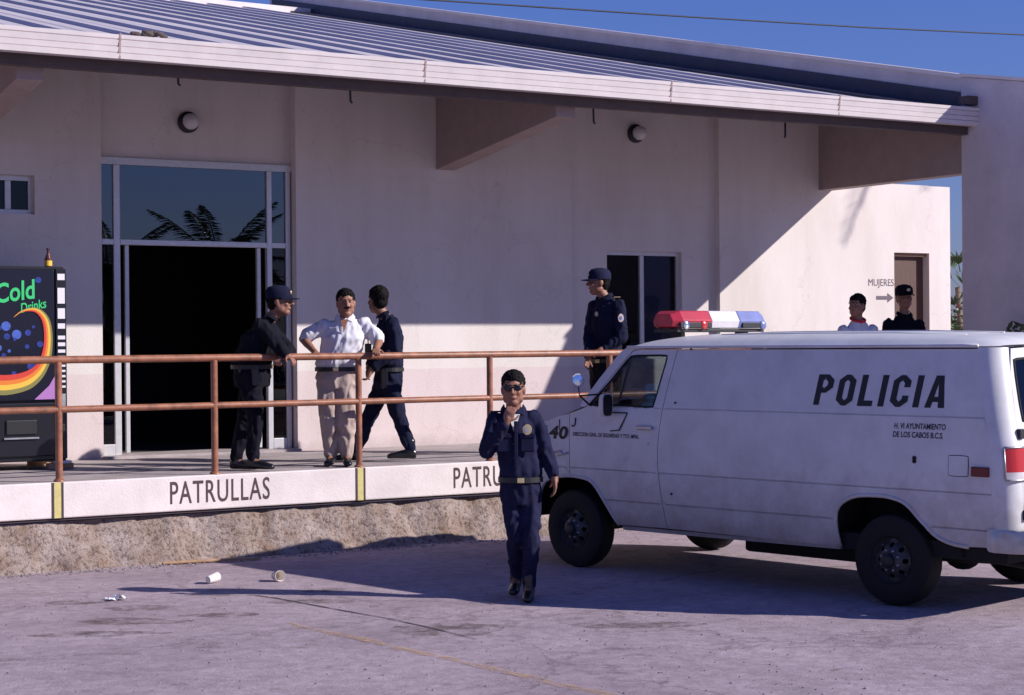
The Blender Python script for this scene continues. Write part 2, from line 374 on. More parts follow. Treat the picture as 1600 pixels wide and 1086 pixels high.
mat('slab', (.40, .34, .34), .85, .25, 3, .3, 50)
mat('band', (.76, .67, .64), .8, .12, 3, .15, 60)
mat('stripe', (.62, .52, .20), .7, .2, 20)
mat('dark_paint', (.05, .03, .035), .7)
mat('sign_paint', (.085, .05, .05), .8, .4, 30)
mat('sign_grey', (.16, .12, .15), .8, .3, 30)
mat('rail', (.34, .135, .075), .42, .45, 9, .08, 90, spec=.5)
mat('alu', (.62, .60, .62), .35, .1, 20, metal=.3)
mat('roof_sheet', (.58, .52, .53), .5, .15, 2, .05, 30, stretch=(1, .15, 1))
mat('gutter', (.70, .63, .62), .5, .1, 4, spec=.4)
mat('gutter_rust', (.42, .30, .27), .8, .4, 30)
mat('dark_navy', (.045, .045, .075), .6, .3, 6)  # dark navy of the strips added along the parapet
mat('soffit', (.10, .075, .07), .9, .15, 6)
mat('bracket', (.36, .28, .26), .9, .12, 4, .2, 60)
mat('fin', (.62, .57, .60), .9, .14, 2, .3, 60)
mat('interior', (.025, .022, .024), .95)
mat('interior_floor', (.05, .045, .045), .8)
mat('brown_door', (.085, .036, .024), .6, .25, 8, stretch=(6, 6, .6))
mat('door_frame_wood', (.20, .10, .06), .6)
mat('globe', (.62, .60, .62), .35)
mat('black_metal', (.012, .012, .014), .5)
mat('van_paint', (.66, .65, .66), .42, .14, 3.5, .03, 8, spec=.4)
def van_dirt(mt):
    n = mt.node_tree.nodes; l = mt.node_tree.links; b = n['Principled BSDF']; src = b.inputs['Base Color'].links[0].from_socket
    g = n.new('ShaderNodeNewGeometry'); sp = n.new('ShaderNodeSeparateXYZ'); l.new(g.outputs['Position'], sp.inputs[0])
    t = n.new('ShaderNodeTexNoise'); t.inputs['Scale'].default_value = 6; t.inputs['Detail'].default_value = 9; t.inputs['Roughness'].default_value = .75; l.new(g.outputs['Position'], t.inputs['Vector'])
    a = n.new('ShaderNodeMath'); a.operation = 'MULTIPLY_ADD'; a.inputs[1].default_value = -1.1; l.new(t.outputs[0], a.inputs[0]); l.new(sp.outputs['Z'], a.inputs[2])
    r = n.new('ShaderNodeMapRange'); r.inputs['From Min'].default_value = -.25; r.inputs['From Max'].default_value = .42; r.inputs['To Min'].default_value = .75; r.inputs['To Max'].default_value = 0; l.new(a.outputs[0], r.inputs[0])
    m_ = n.new('ShaderNodeMixRGB'); m_.inputs[2].default_value = (.30, .235, .19, 1); l.new(r.outputs[0], m_.inputs[0]); l.new(src, m_.inputs[1]); l.new(m_.outputs[0], b.inputs['Base Color'])
van_dirt(MATS['van_paint'])
mat('van_dirty', (.40, .37, .36), .6, .35, 5)
mat('rubber', (.004, .004, .005), .8, .3, 30)
mat('steel_rim', (.06, .058, .06), .45, .3, 15, metal=.3)
mat('chrome', (.75, .75, .76), .15, metal=1)
mat('chrome_dull', (.45, .45, .47), .42, .25, 12, metal=.7)
mat('under', (.008, .008, .009), .9)
mat('decal_black', (.012, .012, .016), .6)
mat('tail_red', (.45, .015, .012), .25, coat=.5)
mat('marker_red', (.14, .008, .008), .3)
mat('lens_red', (.42, .02, .045), .3, .25, 6)
mat('lens_white', (.62, .58, .60), .35, .15, 20)
mat('lens_blue', (.17, .20, .42), .3, .2, 8)
mat('skin', (.31, .145, .09), .55, .12, 30)
mat('skin_dark', (.26, .115, .075), .55, .12, 30)
mat('hair', (.008, .006, .006), .8, .4, 60, spec=.15)
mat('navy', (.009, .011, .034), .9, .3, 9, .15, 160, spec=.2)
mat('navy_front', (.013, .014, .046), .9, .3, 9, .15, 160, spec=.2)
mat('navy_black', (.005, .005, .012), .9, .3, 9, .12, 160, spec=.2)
mat('shirt_white', (.68, .66, .70), .9, .06, 8, .1, 150)
mat('khaki', (.44, .34, .30), .95, .15, 8, .12, 140)
mat('boot', (.010, .010, .012), .28, spec=.6)
mat('red_cloth', (.62, .03, .05), .9)
mat('brass', (.75, .60, .32), .35, metal=.6)
mat('patch', (.60, .48, .46), .8, .3, 60)
mat('silver', (.7, .7, .7), .25, metal=.9)
mat('eye', (.30, .26, .25), .6)
mat('lip', (.24, .09, .07), .5)
mat('tee', (.80, .80, .82), .9)
mat('machine_black', (.010, .010, .014), .3, spec=.5)
mat('machine_panel', (.008, .008, .018), .22, spec=.5)
mat('sw_red', (.60, .05, .03), .4); mat('sw_orange', (.72, .20, .03), .4); mat('sw_yellow', (.75, .48, .06), .4); mat('sw_olive', (.22, .20, .06), .4); mat('sw_violet', (.40, .18, .45), .4)
mat('neon_green', (.04, .52, .16), .4); mat('bubble', (.025, .045, .26), .35, .5, 30); mat('bubble_light', (.07, .13, .48), .35, .4, 40)
mat('label_white', (.72, .68, .72), .5)
mat('stone', (.30, .25, .25), .9, .5, 30)
mat('wood', (.46, .28, .16), .8, .3, 14)
mat('paper', (.76, .70, .64), .7); mat('paper_in', (.55, .42, .28), .8)
mat('plastic', (.60, .62, .68), .35)
mat('trunk', (.20, .15, .11), .95, .4, 12, .6, 20)
mat('frond', (.045, .085, .03), .5, .4, 6)
mat('frond_light', (.09, .14, .06), .5, .4, 6)
mat('flower', (.62, .10, .12), .7)
mat('cable', (.01, .01, .012), .6)
mat('bottle', (.10, .03, .02), .15, coat=.5)
mat('seat_cloth', (.05, .05, .06), .9)
glass_mat('glass_mirror', .10, (.10, .10, .13))
glass_mat('glass_side', .02, (.25, .27, .32))
glass_mat('glass_window', .015, (.12, .13, .2))
glass_mat('glass_van', .03, (.55, .6, .62))

# ------------------------------------------------------------------ setting: ground
g = MB().add([(-600, -600, 0), (900, -600, 0), (900, 900, 0), (-600, 900, 0)], [(0, 1, 2, 3)]).build('ground', 'ground')
tag(g, 'sunlit stained concrete forecourt with cracks', kind='structure')
def strip(name, pts, w, z, material, jitter=.2):
    """ragged flat strip along pts with widths w"""
    P = []; sm = smoothpoly([(*p, ww) for p, ww in zip(pts, w)], 8, False)
    L = []; R = []
    for i, q in enumerate(sm):
        a = Vector(sm[max(i-1, 0)][:2]); b = Vector(sm[min(i+1, len(sm)-1)][:2]); d = (b-a).normalized(); nn = Vector((-d.y, d.x)); c = Vector(q[:2])
        L.append(c+nn*q[2]*(.5+random.uniform(-jitter, jitter))); R.append(c-nn*q[2]*(.5+random.uniform(-jitter, jitter)))
    n = len(sm); vs = [(p.x, p.y, z) for p in L]+[(p.x, p.y, z) for p in R]
    return tag(MB().add(vs, [(n+i, n+i+1, i+1, i) for i in range(n-1)]).build(name, material), kind='structure')
strip('parking_line', [(4.95, 11.3), (5.03, 10.73), (5.215, 9.47), (5.39, 8.17), (5.5, 7.2), (5.65, 6.0)], [.06, .08, .09, .08, .09, .08], .004, 'faded_yellow', .3)
strip('pavement_crack', [(5.25, 12.75), (5.36, 12.46), (5.50, 11.7), (5.64, 10.98), (5.70, 10.3), (5.71, 9.98)], [.01, .025, .018, .022, .014, .006], .004, 'tar', .3)

# dark stains where the photograph shows them (oil, mud and drips)
def stain(cx, cy, rx, ry, rot, seed):
    random.seed(seed); vs = [(cx, cy, .003)]; n = 28
    for i in range(n):
        a = 2*PI*i/n; r = 1+.35*noise.noise(Vector((math.cos(a)*1.5, math.sin(a)*1.5, seed*3.1)))
        x, y = rx*r*math.cos(a), ry*r*math.sin(a); vs.append((cx+x*math.cos(rot)-y*math.sin(rot), cy+x*math.sin(rot)+y*math.cos(rot), .003))
    o = MB().add(vs, [(0, 1+i, 1+(i+1) % n) for i in range(n)]).build('oil_stain', 'stain'); tag(o, kind='structure')
for k, (cx, cy, rx, ry, rot) in enumerate(((5.75, 10.45, .42, .25, -.5), (4.35, 12.55, .30, .12, -.5), (4.05, 12.0, .40, .16, -.6), (4.7, 11.9, .28, .12, -.5), (3.7, 11.6, .45, .12, -.5), (5.5, 12.15, .35, .10, -.5), (4.0, 13.1, .25, .10, -.5), (6.9, 9.9, .45, .14, -.5), (5.9, 12.6, .22, .10, -.4), (5.0, 12.9, .20, .06, -.5))):
    stain(cx, cy, rx, ry, rot, k+1)

# ------------------------------------------------------------------ raised walkway
YD, YW, HD = 15.09, 17.9, .76
platform = empty('raised_walkway', (8, 15.1, 0))
tag(platform, 'raised concrete walkway with cream painted edge above a rough stone base', 'walkway')
boxp('floor_slab', (-4, 22, YD+.02, 18.6, .45, .757), 'slab', platform)
boxp('edge_band', (-4, 15.4, YD, YD+.06, .447, .76), 'band', platform, bevel=.012)
boxp('recess_shade', (-4, 15.4, YD+.025, YD+.09, .425, .4465), 'dark_paint', platform)  # dark strip painting in the shade line under the overhanging band
def base_wall():
    mb = MB(); nx, nz_ = 420, 12; x0, x1 = -2.0, 15.2; vs = []; fs = []
    for i in range(nx+1):
        x = x0+(x1-x0)*i/nx
        for k in range(nz_+1):
            t = k/nz_; z = .43*t
            y = 15.16-.20*(1-t)**1.4
            p = Vector((x*2.6, z*2.6, 1.7)); q = Vector((x*9, z*9, 4)); r_ = Vector((x*24, z*24, 9))
            y += .07*noise.noise(p)+.028*noise.noise(q)+.010*noise.noise(r_)
            vs.append((x, y, z-.02))
    for i in range(nx):
        for k in range(nz_):
            a = i*(nz_+1)+k; fs.append((a, a+nz_+1, a+nz_+2, a+1))
    b = len(vs)
    return mb.add(vs, fs).build('rubble_base', 'rubble', platform, smooth=50)
base_wall()
for i, x in enumerate((1.555, 4.465, 7.374, 10.283, 13.19)):
    b = boxp('yellow_stripe', (x-.03, x+.03, YD-.003, YD+.01, .45, .757), 'stripe', platform)
    for sg in (-1, 1):
        boxp('stripe_border', (x+sg*.043-.010, x+sg*.043+.010, YD-.002, YD+.01, .45, .757), 'dark_paint', b)
for x in (2.57, 5.484, 8.388, 11.29):
    lettering('lettering', 'PATRULLAS', lambda u, v, x=x: (x+u*.96, YD-.003, .512+v*.205), 'sign_paint', platform, bold=.004, spacing=1.12)

# railing
railing = empty('handrail', (8, 15.14, .76))
tag(railing, 'brown painted two bar pipe railing along the walkway edge', 'railing')
YR = 15.145
posts = [1.63, 3.06, 4.497, 5.932, 7.389, 8.838, 10.28, 11.73, 13.18, 14.6]
def pipe(a, b, r, name):
    return MB().tube([a, b], r, 14).build(name, 'rail', railing, smooth=40)
for x in posts:
    p = MB().tube([(x, YR, .76), (x, YR, 1.80)], .031, 14).build('post', 'rail', railing, smooth=40)
    MB().lathe([(.05, .7605), (.05, .768), (.036, .785), (.032, .786)], (x, YR, 0), (0, 0, 1), 14).build('collar', 'rail', p, smooth=40)
pipe((.2, YR, 1.82), (14.62, YR, 1.82), .034, 'top_rail')
pipe((.2, YR, 1.387), (14.62, YR, 1.387), .030, 'middle_rail')

# ------------------------------------------------------------------ building
bld = empty('station_building', (9, 18, .76))
tag(bld, 'cream police station with long metal roof and concrete eaves brackets', 'building')
SL = .225; YG = 15.03; ZG = 4.66
def roofz(y): return ZG+SL*(y-YG)
# wall pieces
ZT = 5.16
def wp(*b): return boxp('wall', b, 'stucco', bld)
# left of the entrance with the small window opening (x 4.40..5.09, z 3.283..3.68)
wp(-3, 4.40, YW, YW+.25, .74, ZT); wp(5.09, 5.785, YW, YW+.25, .74, ZT); wp(4.40, 5.09, YW, YW+.25, .74, 3.283); wp(4.40, 5.09, YW, YW+.25, 3.68, ZT)
# over the entrance, set back
BX0, BX1, YB, BZ = 5.785, 7.985, YW+.16, 3.92
wp(BX0, BX1, YB, YB+.2, BZ, ZT)
wp(BX1, 11.614, YW, YW+.25, .74, ZT)
# recessed bay with window
W0, W1, WZ0, WZ1, YN = 12.19, 13.33, 1.72, 3.06, YW+.10
wp(11.614, W0, YN, YN+.25, .74, ZT); wp(W1, 13.86, YN, YN+.25, .74, ZT); wp(W0, W1, YN, YN+.25, .74, WZ0); wp(W0, W1, YN, YN+.25, WZ1, ZT)
wp(13.86, 15.75, YW, YW+.25, .74, ZT)
# low wall beyond the end frame with the women's door
DX0, DX1, DZ = 16.85, 17.50, 3.12
wp(15.75, DX0, YW, YW+.25, .74, 4.06); wp(DX1, 17.9, YW, YW+.25, .74, 4.05); wp(DX0, DX1, YW, YW+.25, DZ, 4.055)
wp(17.65, 17.9, YW+.25, YW+4, .74, 4.05)
# roof
rf = MB()
RIDGE = 34.0
for (x0, x1) in ((-3, 15.5),):
    P = [(YG, roofz(YG)-.05), (RIDGE, roofz(RIDGE)-.05), (RIDGE, roofz(RIDGE)-.20), (YG+.05, roofz(YG+.05)-.20)]
    rf.prism(P, lambda u, v, t: (t, u, v), x0, x1)
roof = rf.build('roof', 'roof_sheet', bld)
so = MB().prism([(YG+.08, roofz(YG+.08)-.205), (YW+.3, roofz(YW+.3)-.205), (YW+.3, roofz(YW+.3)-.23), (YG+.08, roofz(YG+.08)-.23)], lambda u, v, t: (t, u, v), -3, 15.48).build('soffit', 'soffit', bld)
# trapezoid ribs of the metal sheet
xs = [4.02+.772*k for k in range(-8, 14)]
rib0 = None
for x in xs:
    mb = MB()
    prof = [(-.10, 0), (-.075, .034), (.075, .034), (.10, 0)]
    vs = []
    for (y) in (YG+.01, RIDGE-.01):
        for (dx, dz) in prof: vs.append((x+dx, y, roofz(y)-.048+dz))
    mb.add(vs, [(0, 4, 5, 1), (1, 5, 6, 2), (2, 6, 7, 3), (0, 1, 2, 3), (7, 6, 5, 4)])
    mb.build('rib', 'roof_sheet', roof)
for x in xs[:-1]:      # low stiffening beads between the ribs
    for dd in (.385,):
        mb = MB(); vs = []
        for y in (YG+.01, RIDGE-.01):
            for (dx, dz) in ((-.03, 0), (-.015, .006), (.015, .006), (.03, 0)): vs.append((x+dd+dx, y, roofz(y)-.049+dz))
        mb.add(vs, [(0, 4, 5, 1), (1, 5, 6, 2), (2, 6, 7, 3), (0, 1, 2, 3), (7, 6, 5, 4)]).build('bead', 'roof_sheet', roof)
boxp('ridge_cap', (-3, 15.5, RIDGE-.1, RIDGE+.2, roofz(RIDGE)-.1, roofz(RIDGE)+.05), 'gutter', roof)
# gutter in sections with stepped face
gsec = [-3, -.4, 2.1, 5.02, 8.05, 10.98, 13.3, 15.62]
gprof = [(15.13, 4.455), (14.995, 4.455), (14.985, 4.50), (15.0, 4.505), (14.99, 4.512), (14.98, 4.555), (14.995, 4.56), (14.985, 4.567), (14.972, 4.615), (14.985, 4.62), (14.972, 4.627), (14.965, 4.662), (15.0, 4.668), (15.13, 4.668)]
random.seed(3)
for a, b in zip(gsec[:-1], gsec[1:]):
    dz = random.uniform(-.002, .002)
    MB().prism([(u, v+dz) for u, v in gprof][::-1], lambda u, v, t: (t, u, v), a+.003, b-.003).build('gutter_section', 'gutter', bld)
    if a > 0: MB().prism([(15.10, 4.456+dz), (14.993, 4.456+dz), (14.960, 4.674+dz), (15.10, 4.674+dz)][::-1], lambda u, v, t: (t, u, v), a-.009, a+.009).build('gutter_joint', 'gutter_rust', bld)
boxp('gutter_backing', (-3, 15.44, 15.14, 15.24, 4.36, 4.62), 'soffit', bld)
# eaves brackets
for x in (-1.35, 4.2, 9.75):
    MB().prism([(YW, 3.94), (YW, ZT+.05), (15.32, roofz(15.32)-.24), (15.32, 4.445), (15.31, 4.445), (15.31, 4.26)], lambda u, v, t: (t, u, v), x, x+.24).build('eaves_bracket', 'bracket', bld, bevel=.012)
# end frame: beam, fin wall, parapet climbing along the roof edge
MB().prism([(15.20, 3.92), (YW, 3.92), (YW, roofz(YW)-.22), (15.20, roofz(15.2)-.22)], lambda u, v, t: (t, u, v), 15.52, 15.74).build('end_beam', 'bracket', bld)
XF0, XF1 = 15.46, 15.86
MB().prism([(12.5, -.05), (15.27, -.05), (15.27, 5.07), (14.25, 4.88), (13.86, 4.38), (12.5, 4.1)], lambda u, v, t: (t, u, v), XF0, XF1).build('end_wall', 'fin', bld, bevel=.015)
pz = lambda y: 5.07+SL*(y-15.27)
MB().prism([(15.271, roofz(15.27)-.2), (15.271, pz(15.27)-.02), (36.2, pz(36.2)-.02), (36.2, roofz(36.2)-.6)], lambda u, v, t: (t, u, v), 15.56, 15.83).build('parapet', 'fin', bld)
MB().prism([(15.271, pz(15.27)-.019), (15.271, pz(15.27)+.03), (36.3, pz(36.3)+.03), (36.3, pz(36.3)-.019)], lambda u, v, t: (t, u, v), 15.53, 15.86).build('parapet_coping', 'gutter', bld)
MB().prism([(14.24, 4.881), (15.270, 5.071), (15.270, 5.11), (14.24, 4.92)], lambda u, v, t: (t, u, v), 15.44, 15.88).build('end_wall_coping', 'gutter', bld)
MB().prism([(15.30, roofz(15.30)-.04), (15.30, roofz(15.30)+.17), (36, roofz(36)+.17), (36, roofz(36)-.04)], lambda u, v, t: (t, u, v), 15.52, 15.558).build('navy_foot_strip', 'dark_navy', bld)  # dark navy strips added to darken the parapet foot and the roof beside it
MB().prism([(15.30, roofz(15.30)-.046), (15.30, roofz(15.30)-.012), (34, roofz(34)-.012), (34, roofz(34)-.046)], lambda u, v, t: (t, u, v), 15.05, 15.50).build('navy_roof_strip', 'dark_navy', bld)
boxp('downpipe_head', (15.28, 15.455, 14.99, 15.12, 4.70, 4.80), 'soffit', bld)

# entrance: aluminium frame with sidelights and transom, dark hall behind
ent = boxp('entrance_frame', (BX0, BX1, YB-.05, YB+.0, 3.845, BZ-.002), 'alu', bld)
YE0, YE1 = YB-.05, YB+.02
TZ = 3.03
def al(x0, x1, z0, z1, y0=YE0, y1=YE1, nm='mullion'): return boxp(nm, (x0, x1, y0, y1, z0, z1), 'alu', ent, bevel=.006)
al(BX0, BX0+.035, .78, 3.845); al(BX0+.165, BX0+.235, .78, 3.845); al(BX1-.30, BX1-.24, .78, 3.845); al(BX1-.075, BX1-.02, .78, 3.845)
for a, b in ((BX0+.035, BX0+.165), (BX0+.235, BX1-.30), (BX1-.24, BX1-.075)):
    al(a, b, TZ-.03, TZ+.03, nm='transom_bar')
al(BX0+.035, BX0+.165, .78, .90, nm='kick_rail'); al(BX1-.24, BX1-.075, .78, .90, nm='kick_rail')
al(BX0+.30, BX0+.345, .80, TZ-.03, YB+.0, YB+.05, nm='door_jamb'); al(BX1-.40, BX1-.355, .80, TZ-.03, YB+.0, YB+.05, nm='door_jamb')
boxp('threshold', (BX0, BX1, YW-.10, YB+.3, .757, .785), 'slab', ent)
YP = YB-.02
def pane(x0, x1, z0, z1, m_, par, y=YP): return boxp('pane', (x0, x1, y, y+.008, z0, z1), m_, par)
pane(BX0+.235, BX1-.30, TZ+.03, 3.845, 'glass_mirror', ent)
pane(BX0+.035, BX0+.165, TZ+.03, 3.845, 'glass_mirror', ent); pane(BX1-.24, BX1-.075, TZ+.03, 3.845, 'glass_mirror', ent)
pane(BX0+.035, BX0+.165, .90, TZ-.03, 'glass_side', ent); pane(BX1-.24, BX1-.075, .90, TZ-.03, 'glass_side', ent)
# hall behind
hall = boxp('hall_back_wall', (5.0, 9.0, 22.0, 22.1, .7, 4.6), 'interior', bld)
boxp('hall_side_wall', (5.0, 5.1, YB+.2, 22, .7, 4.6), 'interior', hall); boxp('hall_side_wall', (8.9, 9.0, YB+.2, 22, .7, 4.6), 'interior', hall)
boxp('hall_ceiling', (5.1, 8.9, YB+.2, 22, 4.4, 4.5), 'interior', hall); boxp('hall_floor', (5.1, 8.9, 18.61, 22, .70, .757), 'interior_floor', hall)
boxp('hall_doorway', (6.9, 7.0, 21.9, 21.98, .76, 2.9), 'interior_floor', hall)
# windows
def window(x0, x1, z0, z1, yf, split, nm='window'):
    w = MB().box(x0, x1, yf, yf+.05, z1-.05, z1).box(x0, x1, yf, yf+.05, z0, z0+.05).box(x0, x0+.04, yf, yf+.05, z0+.05, z1-.05).box(x1-.04, x1, yf, yf+.05, z0+.05, z1-.05).build(nm, 'alu', bld)
    boxp('sash_bar', (split-.03, split+.03, yf-.012, yf+.045, z0+.052, z1-.052), 'alu', w, bevel=.005)
    pane(x0+.04, split-.03, z0+.05, z1-.05, 'glass_window', w, yf+.02); pane(split+.03, x1-.04, z0+.05, z1-.05, 'glass_window', w, yf+.03)
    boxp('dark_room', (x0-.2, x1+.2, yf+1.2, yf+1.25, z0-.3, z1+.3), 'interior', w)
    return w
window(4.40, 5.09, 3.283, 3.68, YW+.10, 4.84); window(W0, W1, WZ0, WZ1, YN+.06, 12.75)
# women's door
dr = boxp('door', (DX0+.05, DX1-.005, YW+.12, YW+.17, .76, DZ-.05), 'brown_door', bld)
MB().box(DX0, DX0+.045, YW+.05, YW+.16, .76, DZ).box(DX0+.045, DX1, YW+.05, YW+.16, DZ-.045, DZ).build('door_casing', 'door_frame_wood', dr)
MB().ell((DX0+.12, YW+.09, 1.75), (.03, .03, .03)).build('door_knob', 'brass', dr, smooth=True)
lettering('lettering', 'MUJERES', lambda u, v: (16.38+u*.46, YW-.003, 2.63+v*.125), 'sign_grey', bld)
MB().add([(16.52, YW-.004, 2.475), (16.72, YW-.004, 2.475), (16.72, YW-.004, 2.435), (16.83, YW-.004, 2.50), (16.72, YW-.004, 2.565), (16.72, YW-.004, 2.525), (16.52, YW-.004, 2.525)], [tuple(range(7))[::-1]]).build('arrow', 'sign_grey', bld)

# wall lamps
def lamp(x, y, z, label):
    t = empty('wall_lamp', (x, y, z)); tag(t, label, 'lamp', 'round wall lamps under the eaves')
    MB().lathe([(.105, 0), (.115, -.01), (.115, -.045), (.09, -.06)], (x, y, z), (0, 1, 0), 24).build('base_plate', 'black_metal', t, smooth=40)
    MB().ell((x, y-.11, z), (.088, .09, .088), nu=20, nv=12).build('globe', 'globe', t, smooth=True)
lamp(6.79, YB-.001, 4.335, 'round wall lamp with pale globe above the glass entrance')
lamp(12.62, YN-.001, 4.52, 'round wall lamp with pale globe above the right window')
# hooks under the gutter
for i, (x, l_, lab) in enumerate(((5.674, .10, 'short dark hook hanging from the gutter above the entrance'), (7.409, .15, 'dark hook hanging from the gutter right of the entrance'), (10.218, .19, 'dark hook hanging beside the middle eaves bracket'), (12.798, .20, 'straight dark hook hanging from the gutter near the end beam'))):
    pts = [(x, 15.32, 4.50), (x, 15.32, 4.42), (x+.005, 15.32, 4.42-l_), (x+.02, 15.31, 4.405-l_)] if i < 3 else [(x, 15.32, 4.5), (x, 15.32, 4.42-l_), (x-.01, 15.32, 4.405-l_)]
    o = MB().tube(pts, .011, 8).build('gutter_hook', 'black_metal', smooth=True); tag(o, lab, 'hook', 'hooks hanging from the gutter')
# overhead cable
o = MB().tube([(-22, 24, 6.9), (-8, 24, 6.8), (6, 24, 7.02), (10, 24, 7.13), (13.2, 24, 7.25), (18, 24, 7.42), (22, 24, 7.58), (26, 24, 7.78), (32, 24, 8.1)], .014, 6).build('overhead_cable', 'cable', smooth=True)
tag(o, 'thin black overhead cable crossing the blue sky', 'cable')

# ------------------------------------------------------------------ vending machine
def vending():
    x0, x1, y0, y1, z0, z1 = 4.10, 5.04, 16.66, 17.5, .84, 2.70
    t = empty('vending_machine', (4.57, 17.0, .84)); tag(t, 'black cold drink vending machine with rainbow swirl at left', 'vending machine')
    boxp('cabinet', (x0, x1, y0+.06, y1, z0, z1), 'machine_black', t, bevel=.015)
    boxp('door_panel', (x0+.01, x1-.115, y0+.02, y0+.058, 1.42, z1-.03), 'machine_panel', t, bevel=.012)
    boxp('lower_panel', (x0+.01, x1-.115, y0+.03, y0+.058, z0+.05, 1.40), 'machine_black', t, bevel=.01)
    boxp('selection_column', (x1-.108, x1-.005, y0+.012, y0+.058, z0+.02, z1-.02), 'machine_black', t, bevel=.008)
    boxp('delivery_hatch', (x0+.35, x1-.30, y0+.012, y0+.03, 1.10, 1.24), 'black_metal', t, bevel=.01)
    boxp('hatch_lip', (x0+.33, x1-.28, y0+.005, y0+.03, 1.06, 1.075), 'chrome_dull', t)
    boxp('trim', (x0+.3, x1-.13, y0+.010, y0+.03, 1.335, 1.345), 'chrome_dull', t)
    yy = y0+.016; xr = x1-.115
    # bubbles
    random.seed(5)
    for i in range(34):
        bx = random.uniform(x0+.05, xr-.12); bz = random.choice((random.uniform(1.68, 2.18), random.uniform(1.66, 2.6))); r = random.choice((.016, .022, .03, .045))
        if 2.16 < bz < 2.52 and bx > 4.3 and bx < xr-.06: continue
        q = [(bx+r*math.cos(a*PI/7), yy+.002-.0003*(i % 9), bz+r*math.sin(a*PI/7)) for a in range(14)]
        MB().add(q, [tuple(range(14))[::-1]]).build('bubble', 'bubble' if i % 3 else 'bubble_light', t)
    # rainbow swirl: ribbon from a thin tip at the top, round the right side, widening to the lower left
    cl = smoothpoly([(4.53, 2.215), (4.62, 2.275), (4.75, 2.28), (4.84, 2.17), (4.855, 1.95), (4.80, 1.75), (4.66, 1.62), (4.45, 1.575), (4.25, 1.60), (4.11, 1.64)], 8, False)
    wd = [.004, .018, .05, .075, .085, .11, .17, .19, .19, .18]
    n = len(cl)
    bands = (('sw_red', -.5, -.22), ('sw_orange', -.22, .0), ('sw_yellow', 0, .26), ('sw_olive', .26, .5))
    for mtn, f0, f1 in bands:
        A = []; B = []
        for i, c in enumerate(cl):
            p = Vector(cl[max(i-1, 0)]); q = Vector(cl[min(i+1, n-1)]); d = (q-p).normalized(); nn = Vector((d[1], -d[0]))   # right of travel
            w = interp(i/(n-1)*9, list(range(10)), wd)
            def cl_(v): return (min(max(v.x, x0+.012), xr-.005), yy-.006, max(v.y, 1.43))
            A.append(cl_(Vector(c)-nn*w*f0)); B.append(cl_(Vector(c)-nn*w*f1))
        MB().add(A+B, [(i, i+1, n+i+1, n+i) for i in range(n-1)]).build('swirl_band', mtn, t)
    MB().add([(4.72, yy-.005, 1.432), (xr-.004, yy-.005, 1.432), (xr-.004, yy-.005, 1.66), (4.86, yy-.005, 1.56)], [(0, 1, 2, 3)]).build('corner_print', 'sw_violet', t)
    lettering('lettering', 'Cold', lambda u, v: (4.36+u*.37, yy-.004, 2.34+v*.19+u*.05), 'neon_green', t, bold=.02)
    lettering('lettering', 'Drinks', lambda u, v: (4.60+u*.24, yy-.004, 2.255+v*.09+u*.05), 'neon_green', t, bold=.015)
    for zc, h in ((2.60, .06), (2.42, .15), (2.25, .10), (2.13, .05), (2.02, .035), (1.955, .035), (1.89, .03), (1.83, .03), (1.75, .02), (1.70, .02), (1.65, .02), (1.60, .02), (1.55, .02)):
        boxp('selection_label', (x1-.092, x1-.022, y0+.005, y0+.013, zc-h/2, zc+h/2), 'label_white', t)
    boxp('coin_panel', (x1-.092, x1-.022, y0+.004, y0+.013, 1.30, 1.48), 'chrome_dull', t, bevel=.004); boxp('coin_return', (x1-.085, x1-.03, y0+.004, y0+.013, 1.12, 1.19), 'black_metal', t, bevel=.004)
    boxp('foot_rail', (x1-.12, x1+.03, y0+.0, y1, .815, .8395), 'label_white', t)
    for i, (bx, by, lab) in enumerate(((4.95, 16.75, 'small wooden block under the right corner of the vending machine'), (4.22, 16.75, 'wooden block under the left corner of the vending machine'), (4.95, 17.4, 'wooden block under the rear right corner of the vending machine'), (4.22, 17.4, 'wooden block under the rear left corner of the vending machine'))):
        tag(boxp('wood_block', (bx-.09, bx+.15, by-.06, by+.06, .7575, .8145), 'wood', None, bevel=.006), lab, 'wood block', 'blocks under the vending machine')
vending()
o = empty('bottle', (4.93, 16.9, 2.7)); tag(o, 'small brown bottle standing on top of the vending machine', 'bottle')
MB().lathe([(.034, 2.70), (.036, 2.72), (.036, 2.78), (.016, 2.83), (.014, 2.87)], (4.93, 16.9, 0), (0, 0, 1), 16).build('body', 'bottle', o, smooth=40)
MB().lathe([(.037, 2.715), (.037, 2.765)], (4.93, 16.9, 0), (0, 0, 1), 16).build('label', 'sw_yellow', o, smooth=40)
MB().lathe([(.017, 2.868), (.017, 2.885)], (4.93, 16.9, 0), (0, 0, 1), 12).build('cap', 'black_metal', o, smooth=40)

# ------------------------------------------------------------------ police van (local frame: +Y forward, +X right, ground under the front axle)
VROT = math.atan2(.2172, .9761)
A_ = Vector((8.213, 12.704, 0)); vright = Vector((math.cos(VROT), math.sin(VROT), 0))
van = empty('police_van', A_+vright*.985, VROT); LOCAL_ROOTS.add(van.name)
tag(van, 'white police van with red white and blue roof light bar', 'van')
WZ = [.36, .42, .50, .600, .608, .616, .70, .855, .862, .869, 1.0, 1.12, 1.384, 1.391, 1.398, 1.55, 1.70, 1.80, 1.90, 1.96]
WW = [.930, .955, .970, .978, .966, .980, .986, .990, .978, .992, .994, .990, .975, .962, .972, .948, .920, .898, .872, .85]
def vw(s, z): return interp(z, WZ, WW)*interp(s, [-.8, -.72, -.55, -.3, 0, .2], [.86, .91, .955, .982, .996, 1])
def srear(z): return interp(z, [.3, 1.10, 1.90, 2.0], [4.24, 4.235, 4.06, 3.98])
RC = .15
